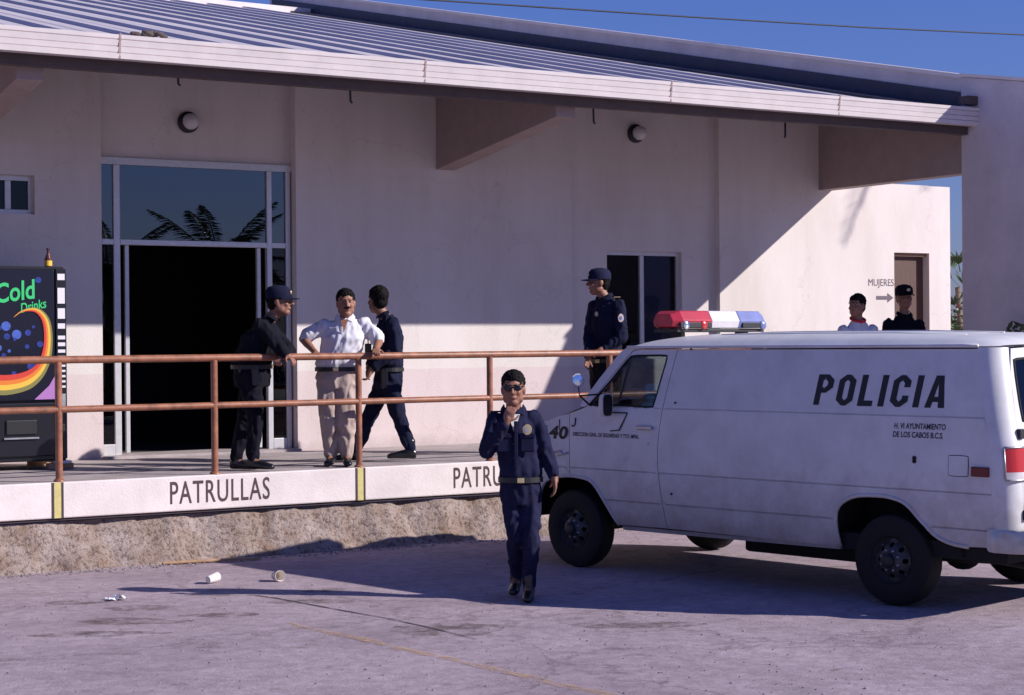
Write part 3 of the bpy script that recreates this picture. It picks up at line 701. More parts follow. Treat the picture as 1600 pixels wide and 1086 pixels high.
def left(u, v, off): return Vector((-(vw(u, v)-off), -u, v))
def right_(u, v, off): return Vector(((vw(u, v)-off), -u, v))
ROWS = [.42, .50, .55, .600, .608, .616, .70, .78, .855, .862, .869, .95, 1.0, 1.12, 1.25, 1.384, 1.391, 1.398, 1.5, 1.6, 1.7, 1.8, 1.86]
COLS = [-.6+.06*k for k in range(81)]
archF = smoothpoly([(-.47, .40), (-.45, .56), (-.33, .73), (-.10, .785), (.10, .785), (.26, .745), (.40, .58), (.53, .40)], 4, False)
archR = smoothpoly([(2.775, .40), (2.755, .60), (2.80, .715), (2.93, .785), (3.10, .803), (3.25, .797), (3.385, .755), (3.51, .64), (3.62, .545), (3.74, .50), (3.88, .484)], 4, False)
door_rear = smoothpoly([(1.075, .41), (1.05, .55), (1.008, .85), (1.003, 1.07), (1.03, 1.30), (1.075, 1.55), (1.135, 1.87)], 3, False)
fr_seam = -.02
kF = [i for i, p in enumerate(archF) if p[0] >= fr_seam][0]
# outlines (u = distance behind the front axle, v = height)
fender = [(-.66, .52), (-.55, .40)]+archF[:kF]+[(fr_seam-.003, archF[kF][1]), (fr_seam-.003, 1.325), (-.15, 1.30), (-.33, 1.245), (-.55, 1.13), (-.68, 1.03)]
door = [(fr_seam+.004, archF[kF][1]+.002)]+archF[kF+1:]+[(.62, .405)]+[(u-.004, v) for u, v in door_rear]+[(.70, 1.87), (.64, 1.855), (.42, 1.63), (.205, 1.40), (.15, 1.375), (fr_seam+.004, 1.325)]
sidep = [(u+.004, v) for u, v in door_rear][::-1]+[(1.9, .405)]+archR+[(4.0, .49), (srear(.5)-RC, .49)]+[(srear(z)-RC, z) for z in (.9, 1.1, 1.3, 1.5, 1.7, 1.87)]
win = smoothpoly([(.25, 1.402), (.60, 1.405), (.90, 1.40), (.945, 1.43), (1.0, 1.65), (1.03, 1.80), (.99, 1.822), (.80, 1.822), (.66, 1.818), (.60, 1.79), (.42, 1.60), (.24, 1.425)], 3)
pillar = [(.205, 1.408), (.415, 1.635), (.635, 1.863), (.70, 1.878), (.58, 1.90), (.50, 1.85), (.30, 1.63), (.10, 1.40), (.15, 1.383)]
for fn in (left, right_):
    panel(fender, [], fn, .03, ROWS, COLS, 'front_wing', 'van_paint', van)
    d = panel(door, [win], fn, .035, ROWS, COLS, 'front_door', 'van_paint', van)
    panel(sidep, [], fn, .03, ROWS, COLS, 'side_panel', 'van_paint', van)
    panel(pillar, [], fn, .04, None, None, 'windscreen_pillar', 'van_paint', van)
    panel([(.255, 1.40), (.935, 1.395), (1.04, 1.83), (.62, 1.83)], [], lambda u, v, o, fn=fn: fn(u, v, o+.018), .005, [1.5, 1.6, 1.7], [.4, .6, .8, .95], 'door_window', 'glass_van', d)
    vb = MB(); P = [fn(u, v, -.002) for u, v in ((.505, 1.40), (.575, 1.40))]+[fn(u, v, -.002) for u, v in ((.60, 1.80), (.615, 1.80))]
    MB().tube([fn(.54, 1.405, .008), fn(.62, 1.81, .008)], .009, 6).build('quarter_light_bar', 'black_metal', d)
    MB().tube([fn(u, v, .004) for u, v in win]+[fn(*win[0], .004)], .009, 6).build('window_seal', 'rubber', d, smooth=True)
    for arch in (archF, archR):
        MB().tube([fn(u, v, .004) for u, v in arch], .017, 8).build('arch_lip', 'van_paint', van, smooth=True)
    # door handle, lock, panel details
    h = MB().obox(fn(.87, 1.228, -.022), Vector((0, 1, 0)), Vector((1, 0, 0)), Vector((0, 0, 1)), .085, .012, .016).build('door_handle', 'chrome_dull', d, local=True, bevel=.006)
    MB().lathe([(.012, 0), (.012, .008)], fn(.90, 1.10, .004), (-1 if fn is left else 1, 0, 0), 10).build('lock', 'chrome_dull', d, smooth=40)
    # drip rail, sill
    MB().tube([fn(u, 1.893, -.012) for u in (.58, .70, 1.0, 1.6, 2.4, 3.2, 3.80, 3.92)], .013, 8).build('drip_rail', 'van_paint', van, smooth=True)
    panel([(.55, .36), (2.76, .375), (2.76, .405), (.55, .395)], [], lambda u, v, o, fn=fn: fn(u, v, o+.012), .04, None, None, 'sill', 'van_dirty', van)
    # rear quarter corner (vertical rounded edge)
    zs = [.49, .6, .8, 1.0, 1.1, 1.25, 1.4, 1.55, 1.7, 1.8, 1.88]; na = 8; vs = []; fs = []
    sg = -1 if fn is left else 1
    for z in zs:
        w = vw(3, z); sr = srear(z)
        for k in range(na+1):
            a = PI/2*k/na
            vs.append((sg*(w-RC*(1-math.cos(a))), -(sr-RC+RC*math.sin(a)), z))
    for j in range(len(zs)-1):
        for k in range(na): fs.append((j*(na+1)+k, j*(na+1)+k+1, (j+1)*(na+1)+k+1, (j+1)*(na+1)+k))
    MB().add(vs, fs).build('rear_corner', 'van_paint', van, smooth=60, local=True)
    # tail lamp
    tl = MB(); za, zb = .965, 1.19
    pts = []
    for z in (za, zb):
        for k in range(5):
            a = PI/2*(.42+.58*k/4); w = vw(3, z); pts.append((sg*(w+.012-RC*(1-math.cos(a))), -(srear(z)-RC+(RC+.012)*math.sin(a)), z))
        pts.append((sg*(vw(3, z)-RC-.04), -(srear(z)+.014), z))
    t_ = MB().add(pts, [(i, i+1, 7+i, 6+i) for i in range(5)]).build('tail_lamp', 'tail_red', van, local=True, smooth=60)
    q = [p for p in pts]; zl = .965
    lo = []
    for (dz) in (0, .055):
        for k in range(6):
            p = Vector(pts[k]); n_ = Vector((p.x, p.y+3.9, 0)).normalized(); lo.append(Vector((p.x, p.y, zl+dz))+n_*.003)
    MB().add(lo, [(i, i+1, 7+i, 6+i) for i in range(5)]).build('reversing_lens', 'lens_white', t_, local=True, smooth=60)
    MB().tube([Vector(pts[k])+Vector((0, 0, 0)) for k in (0, 1, 2, 3, 4, 5)], .008, 6).tube([Vector(pts[k]) for k in (6, 7, 8, 9, 10, 11)], .008, 6).tube([Vector(pts[0]), Vector(pts[6])], .008, 6).build('lamp_bezel', 'chrome_dull', t_, smooth=True)
    # rear side marker
    MB().obox(fn(4.0, 1.016, -.006), Vector((0, 1, 0)), Vector((1, 0, 0)), Vector((0, 0, 1)), .07, .012, .034).build('side_marker', 'marker_red', van, local=True, bevel=.006)
# roof shell
vs = []; fs = []; st = [.56, .64, .72, .85, 1.05, 1.5, 2.2, 3.0, 3.5, 3.78, 3.90, 3.97, 4.02]; zt = [1.92, 1.955, 1.972, 1.986, 1.998, 2.006, 2.008, 2.003, 1.99, 1.975, 1.96, 1.935, 1.90]
M = 22
for s_, z_ in zip(st, zt):
    for k in range(M+1):
        t = -1+2*k/M; c = 1-abs(t)**3.2; wd = interp(s_, [.56, .75, 3.85, 3.97, 4.02], [.83, .872, .872, .84, .78])
        edge = 1.89
        x = wd*t; z = edge+(z_-edge)*(c**.62 if c > 0 else 0)
        bow = .10*(1-t*t) if s_ < .75 else 0
        vs.append((x, -(s_-bow*(1 if s_ < .6 else .6 if s_ < .7 else .25)), z))
for j in range(len(st)-1):
    for k in range(M): a = j*(M+1)+k; fs.append((a, a+1, a+M+2, a+M+1))
MB().add(vs, fs).build('roof_panel', 'van_paint', van, smooth=50, local=True)
for k in range(-2, 3):   # pressed ribs along the roof
    MB().tube([(k*.26, -u, interp(u, [1.3, 1.5, 2.2, 3.0, 3.6], [2.0, 2.003, 2.005, 2.0, 1.984])-.008*abs(k)) for u in (1.3, 1.5, 2.2, 3.0, 3.6)], .012, 6).build('roof_rib', 'van_paint', van, smooth=True)
# windscreen
vs = []; fs = []; n_ = 12
lowp = [(-.88+1.76*k/n_) for k in range(n_+1)]
for r in range(5):
    f_ = r/4
    for k in range(n_+1):
        t = -1+2*k/n_; wd = .935+(.84-.935)*f_; bow = .14*(1-t*t)
        s_ = .13+(.575-.13)*f_-bow; z = 1.385+(1.925-1.385)*f_
        vs.append((wd*t, -s_, z))
for r in range(4):
    for k in range(n_): a = r*(n_+1)+k; fs.append((a, a+1, a+n_+2, a+n_+1))
MB().add(vs, fs).build('windscreen', 'glass_van', van, smooth=True, local=True)
# bonnet
vs = []; fs = []; hs_ = [(.14, 1.385), (.0, 1.34), (-.15, 1.30), (-.33, 1.245), (-.55, 1.14), (-.68, 1.04), (-.71, .98)]
for (s_, z_) in hs_:
    for k in range(13):
        t = -1+2*k/12; w = vw(s_, min(z_, 1.3))-.004; bow = .14*(1-t*t)
        vs.append((w*t, -(s_-bow), z_+.045*(1-t*t)))
for j in range(len(hs_)-1):
    for k in range(12): a = j*13+k; fs.append((a, a+1, a+14, a+13))
MB().add(vs, fs).build('bonnet', 'van_paint', van, smooth=50, local=True)
# nose
vs = []; fs = []
for z in (.42, .55, .7, .85, .985):
    for k in range(13):
        t = -1+2*k/12; w = .90 if z > .5 else .87
        vs.append((w*t, .71+.14*(1-t*t)-.012*(z < .5), z))
for j in range(4):
    for k in range(12): a = j*13+k; fs.append((a, a+1, a+14, a+13))
nose = MB().add(vs, fs).build('nose_panel', 'van_paint', van, smooth=50, local=True)
boxg = MB()
for z in (.62, .70, .78, .86, .94): boxg.box(-.50, .50, .70, .855, z-.012, z+.012)
boxg.build('grille', 'chrome_dull', nose, local=True); MB().box(-.52, .52, .70, .848, .59, .97).build('grille_backing', 'under', nose, local=True)
for sx in (-1, 1):
    for z in (.70, .86):
        MB().box(sx*.66-.10, sx*.66+.10, .60, .815, z-.065, z+.065).build('headlamp', 'lens_white', nose, local=True, bevel=.012)
mb = MB()
mb.loft([(Vector((x, y, .47)), Vector((0, 1, 0)), Vector((0, 0, 1)), .06, .085) for x, y in ((-.99, .52), (-.96, .68), (-.80, .78), (-.4, .86), (0, .885), (.4, .86), (.80, .78), (.96, .68), (.99, .52))], 10, True, 4).build('front_bumper', 'chrome', van, local=True, smooth=40)
mb = MB()
mb.loft([(Vector((x, -s_, .545)), Vector((0, 1, 0)), Vector((0, 0, 1)), .055, .082) for x, s_ in ((-1.0, 4.10), (-.985, 4.24), (-.93, 4.325), (-.6, 4.37), (0, 4.38), (.6, 4.37), (.93, 4.325), (.985, 4.24), (1.0, 4.10))], 12, True, 4).build('rear_bumper', 'chrome_dull', van, local=True, smooth=40)
# rear doors with windows
def rearmap(sx):
    return lambda u, v, off: Vector((sx*u, -(srear(v)-off), v))
for sx in (-1, 1):
    outl = [(.004, .50), (.70, .50), (.80, .55)]+[(vw(3, z)-RC-.002, z) for z in (.8, 1.1, 1.4, 1.7)]+[(.70, 1.87), (.004, 1.895)]
    wn_ = smoothpoly([(.09, 1.36), (.40, 1.355), (.70, 1.36), (.735, 1.40), (.725, 1.58), (.70, 1.76), (.66, 1.795), (.40, 1.80), (.09, 1.80), (.065, 1.76), (.06, 1.58), (.065, 1.40)], 2)
    d = panel(outl, [wn_], rearmap(sx), .03, [.6, .8, 1.1, 1.2, 1.5, 1.7], [.1, .3, .5, .7], 'rear_door', 'van_paint', van)
    panel([(.05, 1.345), (.745, 1.345), (.715, 1.81), (.05, 1.81)], [], lambda u, v, o, sx=sx: rearmap(sx)(u, v, o+.012), .005, None, None, 'rear_window', 'glass_window', d)
    MB().tube([rearmap(sx)(u, v, .0) for u, v in wn_+wn_[:1]], .011, 6).build('window_seal', 'rubber', d, smooth=True)
    for z in (1.28, .72):
        MB().obox(Vector((sx*.815, -srear(z)-.012, z)), Vector((1, 0, 0)), Vector((0, 1, 0)), Vector((0, 0, 1)), .03, .016, .035).build('hinge', 'black_metal', d, local=True, bevel=.005)
# underbody, cab and cargo interior
MB().box(-.90, .90, -4.15, -.55, .38, .50).box(-.52, .52, -.55, .65, .36, .52).build('underbody', 'under', van, local=True)
MB().box(-.55, .55, -.62, .50, .40, .80).build('engine_housing', 'under', van, local=True)
MB().box(-.50, .50, -2.65, -1.5, .22, .40).build('fuel_tank', 'under', van, local=True, bevel=.03)
MB().tube([(-.45, -1.6, .31), (-.45, -2.8, .30), (-.60, -3.9, .36), (-.62, -4.2, .34)], .03, 8).build('exhaust_pipe', 'under', van, smooth=True)
MB().tube([(-.80, 0, .335), (.80, 0, .335)], .045, 8).build('front_axle', 'under', van); MB().tube([(-.80, -3.232, .335), (.80, -3.232, .335)], .06, 8).ell((0, -3.232, .335), (.16, .16, .16)).build('rear_axle', 'under', van, smooth=40)
for sx in (-1, 1):   # inner wheel tubs
    for yc, l_ in ((0, .56), (-3.25, .56)):
        P = [(yc-l_, .40), (yc-l_*.85, .74), (yc-.2, .83), (yc+.2, .83), (yc+l_*.85, .74), (yc+l_, .40)]
        a, b = (-.93, -.55) if sx < 0 else (.55, .93)
        vs = [(a, p[0], p[1]) for p in P]+[(b, p[0], p[1]) for p in P]; n6 = len(P)
        MB().add(vs, [(i, i+1, n6+i+1, n6+i) for i in range(n6-1)]+[tuple(range(n6)) if sx > 0 else tuple(range(n6, 2*n6))]).build('wheel_tub', 'under', van, local=True)
MB().box(-.83, .83, -1.75, -1.70, .52, 1.87).build('bulkhead', 'interior', van, local=True)
MB().box(-.90, .90, -1.70, -.56, .52, .56).build('cab_floor', 'interior', van, local=True)
MB().prism([(-.25, .85), (-.25, 1.30), (.02, 1.34), (.06, .85)], lambda u, v, t: (t, u, v), -.88, .88).build('dashboard', 'interior', van, local=True, bevel=.02)
for sx in (-1, 1):
    s0 = MB().box(sx*.48-.25, sx*.48+.25, -1.30, -.78, .80, .95).build('seat', 'seat_cloth', van, local=True, bevel=.04)
    MB().prism([(-1.28, .93), (-1.18, .93), (-1.30, 1.44), (-1.40, 1.44)], lambda u, v, t: (t, u, v), sx*.48-.24, sx*.48+.24).build('backrest', 'seat_cloth', s0, local=True, bevel=.03)
# steering wheel
sc = Vector((-.48, -.62, 1.36)); sax = Vector((0, -.62, .78)).normalized(); sa = Vector((1, 0, 0)); sb = sax.cross(sa)
sw = MB().tube([sc+sa*(.19*math.cos(a*PI/12))+sb*(.19*math.sin(a*PI/12)) for a in range(25)], .016, 8).build('steering_wheel', 'black_metal', van, smooth=True)
MB().tube([sc+sa*.18, sc-sax*.03, sc-sa*.18], .012, 6).tube([sc-sax*.02, sc-sax*.45], .025, 8).build('steering_column', 'black_metal', sw, smooth=True)
# wheels
def wheel(x, y, sx):
    c = Vector((x, y, .335)); ax = Vector((sx, 0, 0)); R = .335
    t = MB().lathe([(.16, -.20), (.19, -.20), (.29, -.20), (.322, -.18), (R, -.15), (R, -.05), (.322, -.02), (.28, 0), (.20, 0), (.172, -.012), (.168, -.19)], c, ax, 40).build('wheel', 'rubber', van, smooth=35)
    def mp(u, v, off):
        r = math.hypot(u, v)/.82; d = interp(r, [0, .07, .09, .13, .165, .185, .205], [.028, .028, -.006, -.012, -.045, -.05, -.010])
        return c+Vector((sx*(d-off), u, v))
    def circ(r, n, cx=0, cy=0, ph=0): return [(cx+r*math.cos(2*PI*i/n+ph), cy+r*math.sin(2*PI*i/n+ph)) for i in range(n)]
    pts_r = []
    holes = [circ(.019, 10, .112*math.cos(a*PI/4), .112*math.sin(a*PI/4)) for a in range(8)]
    grid = [i*.022 for i in range(-9, 10)]
    panel(circ(.168, 40), holes, mp, .012, grid, grid, 'rim', 'steel_rim', t, smooth=40)
    MB().lathe([(.054, .022), (.052, .045), (.04, .056), (.016, .058)], c, ax, 20).build('hub_cap', 'black_metal', t, smooth=40)
    for a in range(8):
        p = c+Vector((sx*.0,   .075*math.cos(a*PI/4+.39), .075*math.sin(a*PI/4+.39)))
        MB().lathe([(.010, -.01), (.010, .012), (.004, .018)], p, ax, 6).build('wheel_nut', 'chrome_dull', t)
for yv in (0, -3.232):
    wheel(-.965, yv, -1); wheel(.965, yv, 1)
# light bar across the roof
LBS, LBW = .74, .62      # distance behind front axle, half length
base_ = MB().box(-LBW+.04, LBW-.04, -LBS-.13, -LBS+.13, 2.015, 2.045).box(-.45, -.40, -LBS-.06, -LBS+.06, 1.97, 2.016).box(.40, .45, -LBS-.06, -LBS+.06, 1.97, 2.016).build('light_bar', 'black_metal', van, local=True, bevel=.006)
def dome(x0, x1, mt_, e0, e1, nm='lens'):
    # hexagonal lens section; e0/e1 shrink the ends
    sec = [(-.155, .066), (-.135, .002), (.135, .002), (.155, .066), (.110, .150), (-.110, .150)]
    rings = []
    xs_ = [(x0, .70 if e0 else 1), (x0+(.09 if e0 else 0), 1)] if e0 else [(x0, 1)]
    xs_ += [(x1-.09, 1), (x1, .70)] if e1 else [(x1, 1)]
    vs = []; fs = []
    for (x, f_) in xs_:
        for (u, v) in sec: vs.append((x, -LBS+u*f_, 2.047+.05+(v-.05)*f_))
    n6 = 6; m6 = len(xs_)
    for j in range(m6-1):
        for i in range(n6): k = (i+1) % n6; fs.append((j*n6+i, j*n6+k, (j+1)*n6+k, (j+1)*n6+i))
    fs += [tuple(range(n6))[::-1], tuple((m6-1)*n6+i for i in range(n6))]
    return MB().add(vs, fs).build(nm, mt_, base_, local=True, bevel=.008)
dome(-LBW, -LBW+.46, 'lens_red', True, False); dome(-LBW+.464, LBW-.404, 'lens_white', False, False); dome(LBW-.40, LBW, 'lens_blue', False, True)
for (x, mt_) in ((-.50, 'chrome'), (-.27, 'tail_red'), (.53, 'lens_blue')):
    MB().lathe([(.035, 0), (.038, .02), (.02, .032)], (x, -LBS-.145, 2.075), (0, -1, 0), 14).build('lamp', mt_, base_, smooth=40)
MB().box(-LBW+.05, -LBW+.455, -LBS-.162, -LBS-.135, 2.052, 2.096).build('lower_strip', 'black_metal', base_, local=True, bevel=.004)
MB().box(LBW-.37, LBW-.11, -LBS-.162, -LBS-.135, 2.052, 2.096).build('lower_strip', 'black_metal', base_, local=True, bevel=.004)
# mirrors
def mirror(sx, fn):
    c = fn(.50, 1.41, -.10) if sx < 0 else fn(.50, 1.41, -.10)
    mm = MB().loft([(c+Vector((0, .05, 0)), Vector((1, 0, 0)), Vector((0, 0, 1)), .035, .06), (c+Vector((0, .02, 0)), Vector((1, 0, 0)), Vector((0, 0, 1)), .06, .095), (c+Vector((0, -.02, 0)), Vector((1, 0, 0)), Vector((0, 0, 1)), .062, .10)], 16, True, 4).build('door_mirror', 'van_paint', van, local=True, smooth=50)
    MB().loft([(c+Vector((0, -.021, 0)), Vector((1, 0, 0)), Vector((0, 0, 1)), .055, .09), (c+Vector((0, -.024, 0)), Vector((1, 0, 0)), Vector((0, 0, 1)), .055, .09)], 16, True, 4).build('mirror_glass', 'black_metal', mm, local=True)
    ma = MB().tube([fn(.46, 1.345, .0), c+Vector((0, 0, -.08)), c], .007, 6).tube([fn(.66, 1.345, .0), fn(.46, 1.345, -.03)], .006, 6).tube([fn(.66, 1.345, .0), fn(.58, 1.20, -.012), fn(.47, 1.19, 0)], .006, 6)
    ma.build('mirror_arm', 'black_metal', mm, smooth=True)
mirror(-1, left); mirror(1, right_)
c = left(.20, 1.615, -.16); ax_ = Vector((-.45, -1, .1)).normalized()
sm_ = MB().lathe([(.02, .05), (.040, .035), (.055, .012), (.06, 0), (.058, -.008)], c, -ax_, 20).build('round_mirror', 'chrome_dull', van, smooth=40)
MB().lathe([(.054, 0), (.045, .010), (.01, .014)], c, ax_, 20).build('mirror_glass', 'chrome', sm_, smooth=40)
MB().tube([c, c+Vector((.02, 0, -.13)), left(.40, 1.50, 0)], .008, 6).tube([c+Vector((.02, 0, -.13)), left(.22, 1.40, 0)], .008, 6).build('mirror_arm', 'black_metal', sm_, smooth=True)
# side details
fo = smoothpoly([(3.76, .98), (3.885, .98), (3.90, 1.0), (3.90, 1.10), (3.885, 1.12), (3.76, 1.12), (3.745, 1.10), (3.745, 1.0)], 2)
panel(fo, [], lambda u, v, o: left(u, v, o-.004), .008, None, None, 'fuel_flap', 'van_paint', van, smooth=None)
MB().tube([left(u, v, -.001) for u, v in fo+fo[:1]], .004, 4).build('flap_gap', 'under', van)
MB().lathe([(.016, 0), (.016, .010)], left(3.462, 1.09, .002), (-1, 0, 0), 10).build('filler_plug', 'under', van); MB().lathe([(.016, 0), (.016, .010)], left(3.462, 1.068, .002), (-1, 0, 0), 10).build('filler_plug', 'under', van)
MB().box(-.979, -.966, .14, .145, 1.18, 1.27).build('wing_badge', 'under', van, local=True)
MB().tube([left(.06, 1.29, -.004), left(.055, 1.23, -.004), left(.03, 1.215, -.004), left(.015, 1.225, -.004)], .006, 5).build('bonnet_hook', 'under', van, smooth=True)
MB().tube([left(-.20, .985, -.004), left(-.12, 1.0, -.006), left(-.08, .97, -.006), left(-.16, .955, -.006), left(-.03, .985, -.004)], .008, 5).build('emblem', 'chrome_dull', van, smooth=True)
for (u, v) in ((1.28, 1.875), (1.18, 1.44), (1.95, 1.89), (1.15, .70)):
    MB().lathe([(.008, 0), (.010, .010)], left(u, v, .0), (-1, 0, 0), 8).build('rust_spot', 'tar', van)
def sl(u0, z0, w, h): return lambda u, v: left(u0+u*w, z0+v*h, -.003)
def fit_side(u0, z0, w, h, txt, nm='lettering', **k):
    uv, fs = text_geo(txt, **k)
    MB().add([left(u0+u*w, z0+v*h, -.0025) for u, v in uv], [f[::-1] for f in fs] if False else fs).build(nm, 'decal_black', van, local=True)
def block(txt):
    vs = []; fs = []; x = 0
    def poly(pts): 
        b = len(vs); vs.extend(pts); fs.append(tuple(range(b, b+len(pts))))
    def ring(x0, y0, x1, y1, t, skip=()):
        c = t*1.05; ci = t*.35
        o_ = [(x0+c, y0), (x1-c, y0), (x1, y0+c*.8), (x1, y1-c*.8), (x1-c, y1), (x0+c, y1), (x0, y1-c*.8), (x0, y0+c*.8)]
        a, b_, d, e = x0+t, y0+t*.85, x1-t, y1-t*.85
        i_ = [(a+ci, b_), (d-ci, b_), (d, b_+ci), (d, e-ci), (d-ci, e), (a+ci, e), (a, e-ci), (a, b_+ci)]
        for k in range(8):
            if k in skip: continue
            n = (k+1) % 8; poly([o_[k], o_[n], i_[n], i_[k]])
    T = .21
    for ch in txt:
        w = .60
        if ch == 'P':
            poly([(x, 0), (x+T, 0), (x+T, 1), (x, 1)]); ring(x+.02, .40, x+w, 1, T, (5, 6, 7))
            poly([(x+T, .40), (x+T+.06, .40), (x+T+.06, .58), (x+T, .58)]); poly([(x+T, .82), (x+T+.06, .82), (x+T+.06, 1), (x+T, 1)])
        elif ch == 'O': ring(x, 0, x+w, 1, T)
        elif ch == 'L': w = .52; poly([(x, 0), (x+T, 0), (x+T, 1), (x, 1)]); poly([(x+T, 0), (x+w, 0), (x+w, .18), (x+T, .18)])
        elif ch == 'I': w = T; poly([(x, 0), (x+T, 0), (x+T, 1), (x, 1)])
        elif ch == 'C':
            ring(x, 0, x+w, 1, T, (2,)); poly([(x+w-T, .62), (x+w, .62), (x+w, .84), (x+w-T, .80)]); poly([(x+w-T, .20), (x+w, .16), (x+w, .36), (x+w-T, .36)])
        elif ch == 'A':
            w = .66; m_ = x+w/2
            poly([(x, 0), (x+T, 0), (m_, .74), (m_, 1), (m_-.13, 1)]); poly([(x+w-T, 0), (x+w, 0), (m_+.13, 1), (m_, 1), (m_, .74)]); poly([(x+.19, .18), (x+w-.19, .18), (x+w-.23, .34), (x+.23, .34)])
        x += w+.19
    x -= .19
    return [((a+.13*b)/(x+.13), b) for a, b in vs], fs
uv, fs = block('POLICIA')
MB().add([left(2.55+u*1.175, 1.452+v*.230, -.0025) for u, v in uv], fs).build('lettering', 'decal_black', van)
fit_side(3.285, 1.297, .43, .042, 'H. VI AYUNTAMIENTO', bold=.02, shear=.1)
fit_side(3.275, 1.235, .42, .042, 'DE LOS CABOS B.C.S.', bold=.02, shear=.1)
fit_side(.03, 1.135, .77, .034, 'DIRECCION GRAL. DE SEGURIDAD Y TTO. MPAL.', bold=.02, shear=.1)
fit_side(-.36, 1.10, .33, .115, '140', bold=.04, shear=.14, spacing=1.1)

# ------------------------------------------------------------------ people
RV = Vector((cy_, -sy_, 0)); TV = Vector((-sy_, -cy_, 0)); ZV = Vector((0, 0, 1))   # screen right, toward viewer, up
def person(label, base, x0, y0, sc, J, face, chestdir, K=1.1, skin='skin', top='navy', legs='navy', sleeve='long', shirt_vox=.011,
           cap=None, hair=True, boots=True, build=1.0, legw=1.0, hands=None, moustache=False, shades=False, collar=True, extras=None, belt='black_metal', headtilt=(0, 0, 1), pocket=True, tuck=True, seed=1, group='people around the station'):
    base = Vector(base)
    def j(p): return RV*((p[0]-x0)/sc)+ZV*((y0-p[1])/sc)+TV*(p[2] if len(p) > 2 else 0)
    P = {k: j(v) for k, v in J.items()}
    def dirv(d): return (RV*d[0]+TV*d[1]+ZV*(d[2] if len(d) > 2 else 0)).normalized()
    F = dirv(face); C = dirv(chestdir); U = dirv(headtilt)
    F = (F-U*F.dot(U)).normalized(); HR = F.cross(U)
    S = (P['shR']-P['shL']); S = (S-ZV*S.z).normalized()
    hs_ = (P['hipR']-P['hipL']).normalized(); hf = ZV.cross(hs_); hf.normalize()
    if hf.dot(C) < 0: hf = -hf
    sf = S.cross(ZV) if (S.cross(ZV)).dot(C) > 0 else -S.cross(ZV)
    F *= K; HR *= K; U *= K
    B = build; nk = P['neck']; hd = P['head']; pel = (P['hipL']+P['hipR'])/2; shm = (P['shL']+P['shR'])/2
    waist = P.get('waist', pel+(shm-pel)*.36); chest = P.get('chest', pel+(shm-pel)*.74)
    shw = (P['shR']-P['shL']).length/2
    def torso(mb, e, lowz=None, hipw=1.0):
        r = [(pel-ZV*.06, hs_, hf, (.150+e)*B*hipw, (.110+e)*B), (pel+ZV*.03, hs_, hf, (.160+e)*B*hipw, (.118+e)*B), (waist, (hs_+S).normalized(), (hf+sf).normalized(), (.145+e)*B, (.112+e)*B),
             (chest, S, sf, (.160+e)*B, (.122+e)*B), (shm-ZV*.035, S, sf, max(shw*.96, .13)+e*.5, .098+e), (shm+ZV*.022, S, sf, max(shw*.72, .10)+e*.3, .072+e*.8), (shm.lerp(nk, .75)+ZV*.015, S, sf, .075+e*.3, .07+e*.3)]
        if lowz: r = [(pel+ZV*.088, hs_, hf, (.150+e)*B, (.112+e)*B)]+r[2:]
        return mb.loft(r, 18)
    bm_ = MB(); torso(bm_, -.024)
    neck_top = hd-U*.07-F*.012
    bm_.cap(shm.lerp(nk, .6), neck_top, .062, .056)
    # head
    ax = (HR, F, U)
    bm_.ell(hd+U*.032-F*.012, (.075, .096, .092), ax); bm_.ell(hd-U*.03+F*.018, (.064, .074, .092), ax); bm_.ell(hd-U*.088+F*.048, (.042, .042, .032), ax)
    bm_.ell(hd+F*.082+U*.030, (.050, .018, .012), ax)
    bm_.cap(hd+F*.092+U*.016, hd+F*.116-U*.020, .009, .015); bm_.ell(hd+F*.098-U*.024, (.020, .012, .009), ax)
    bm_.ell(hd+F*.086-U*.056, (.026, .014, .010), ax)
    for sg in (-1, 1):
        bm_.ell(hd+HR*(sg*.076)-F*.006-U*.006, (.011, .022, .032), ax); bm_.ell(hd+HR*(sg*.036)+F*.068-U*.022, (.022, .018, .022), ax); bm_.ell(hd+HR*(sg*.05)-U*.06+F*.01, (.022, .045, .035), ax)
    # arms, hands
    for sd in ('L', 'R'):
        s_, e_, w_ = P['sh'+sd], P['el'+sd], P['wr'+sd]
        fa = .032 if sleeve == 'long' else .043
        bm_.cap(s_-ZV*.015, e_, .040 if sleeve == 'long' else .050, fa); bm_.cap(e_, e_.lerp(w_, .35), fa, fa); bm_.cap(e_.lerp(w_, .35), w_, fa, .028)
        hp = (hands or {}).get(sd, {})
        hdv = dirv(hp['dir']) if 'dir' in hp else (w_-e_).normalized()
        pn = dirv(hp['palm']) if 'palm' in hp else TV
        pn = (pn-hdv*pn.dot(hdv)).normalized(); kn = hdv.cross(pn)      # across the knuckles
        curl = hp.get('curl', .5); flip = hp.get('flip', 1 if sd == 'R' else -1)
        pc = w_+hdv*.045
        bm_.cap(w_, w_+hdv*.03, .029, .030)
        bm_.loft([(w_+hdv*.005, kn, pn, .028, .019), (w_+hdv*.035, kn, pn, .038, .018), (w_+hdv*.075, kn, pn, .043, .016), (w_+hdv*.092, kn, pn, .041, .013)], 12)
        for i, (off, ln) in enumerate(((-.031, .066), (-.0105, .076), (.0105, .072), (.031, .056))):
            p = w_+hdv*.088+kn*off*flip; d = (hdv+kn*off*flip*2.2).normalized(); ang = curl*.75
            for k_, fr in enumerate((.45, .32, .25)):
                ang_ = ang*(k_+.45)
                dd = d*math.cos(ang_)+pn*math.sin(ang_); q = p+dd*ln*fr*1.05; bm_.cap(p, q, .0090-.0008*k_, .0085-.0008*k_, 8); p = q
        tb = w_+hdv*.03-kn*(.030*flip)+pn*.004; t1 = tb+(hdv*.6-kn*flip*.75+pn*.35).normalized()*.038; t2 = t1+(hdv*.85-kn*flip*.25+pn*.45).normalized()*.030
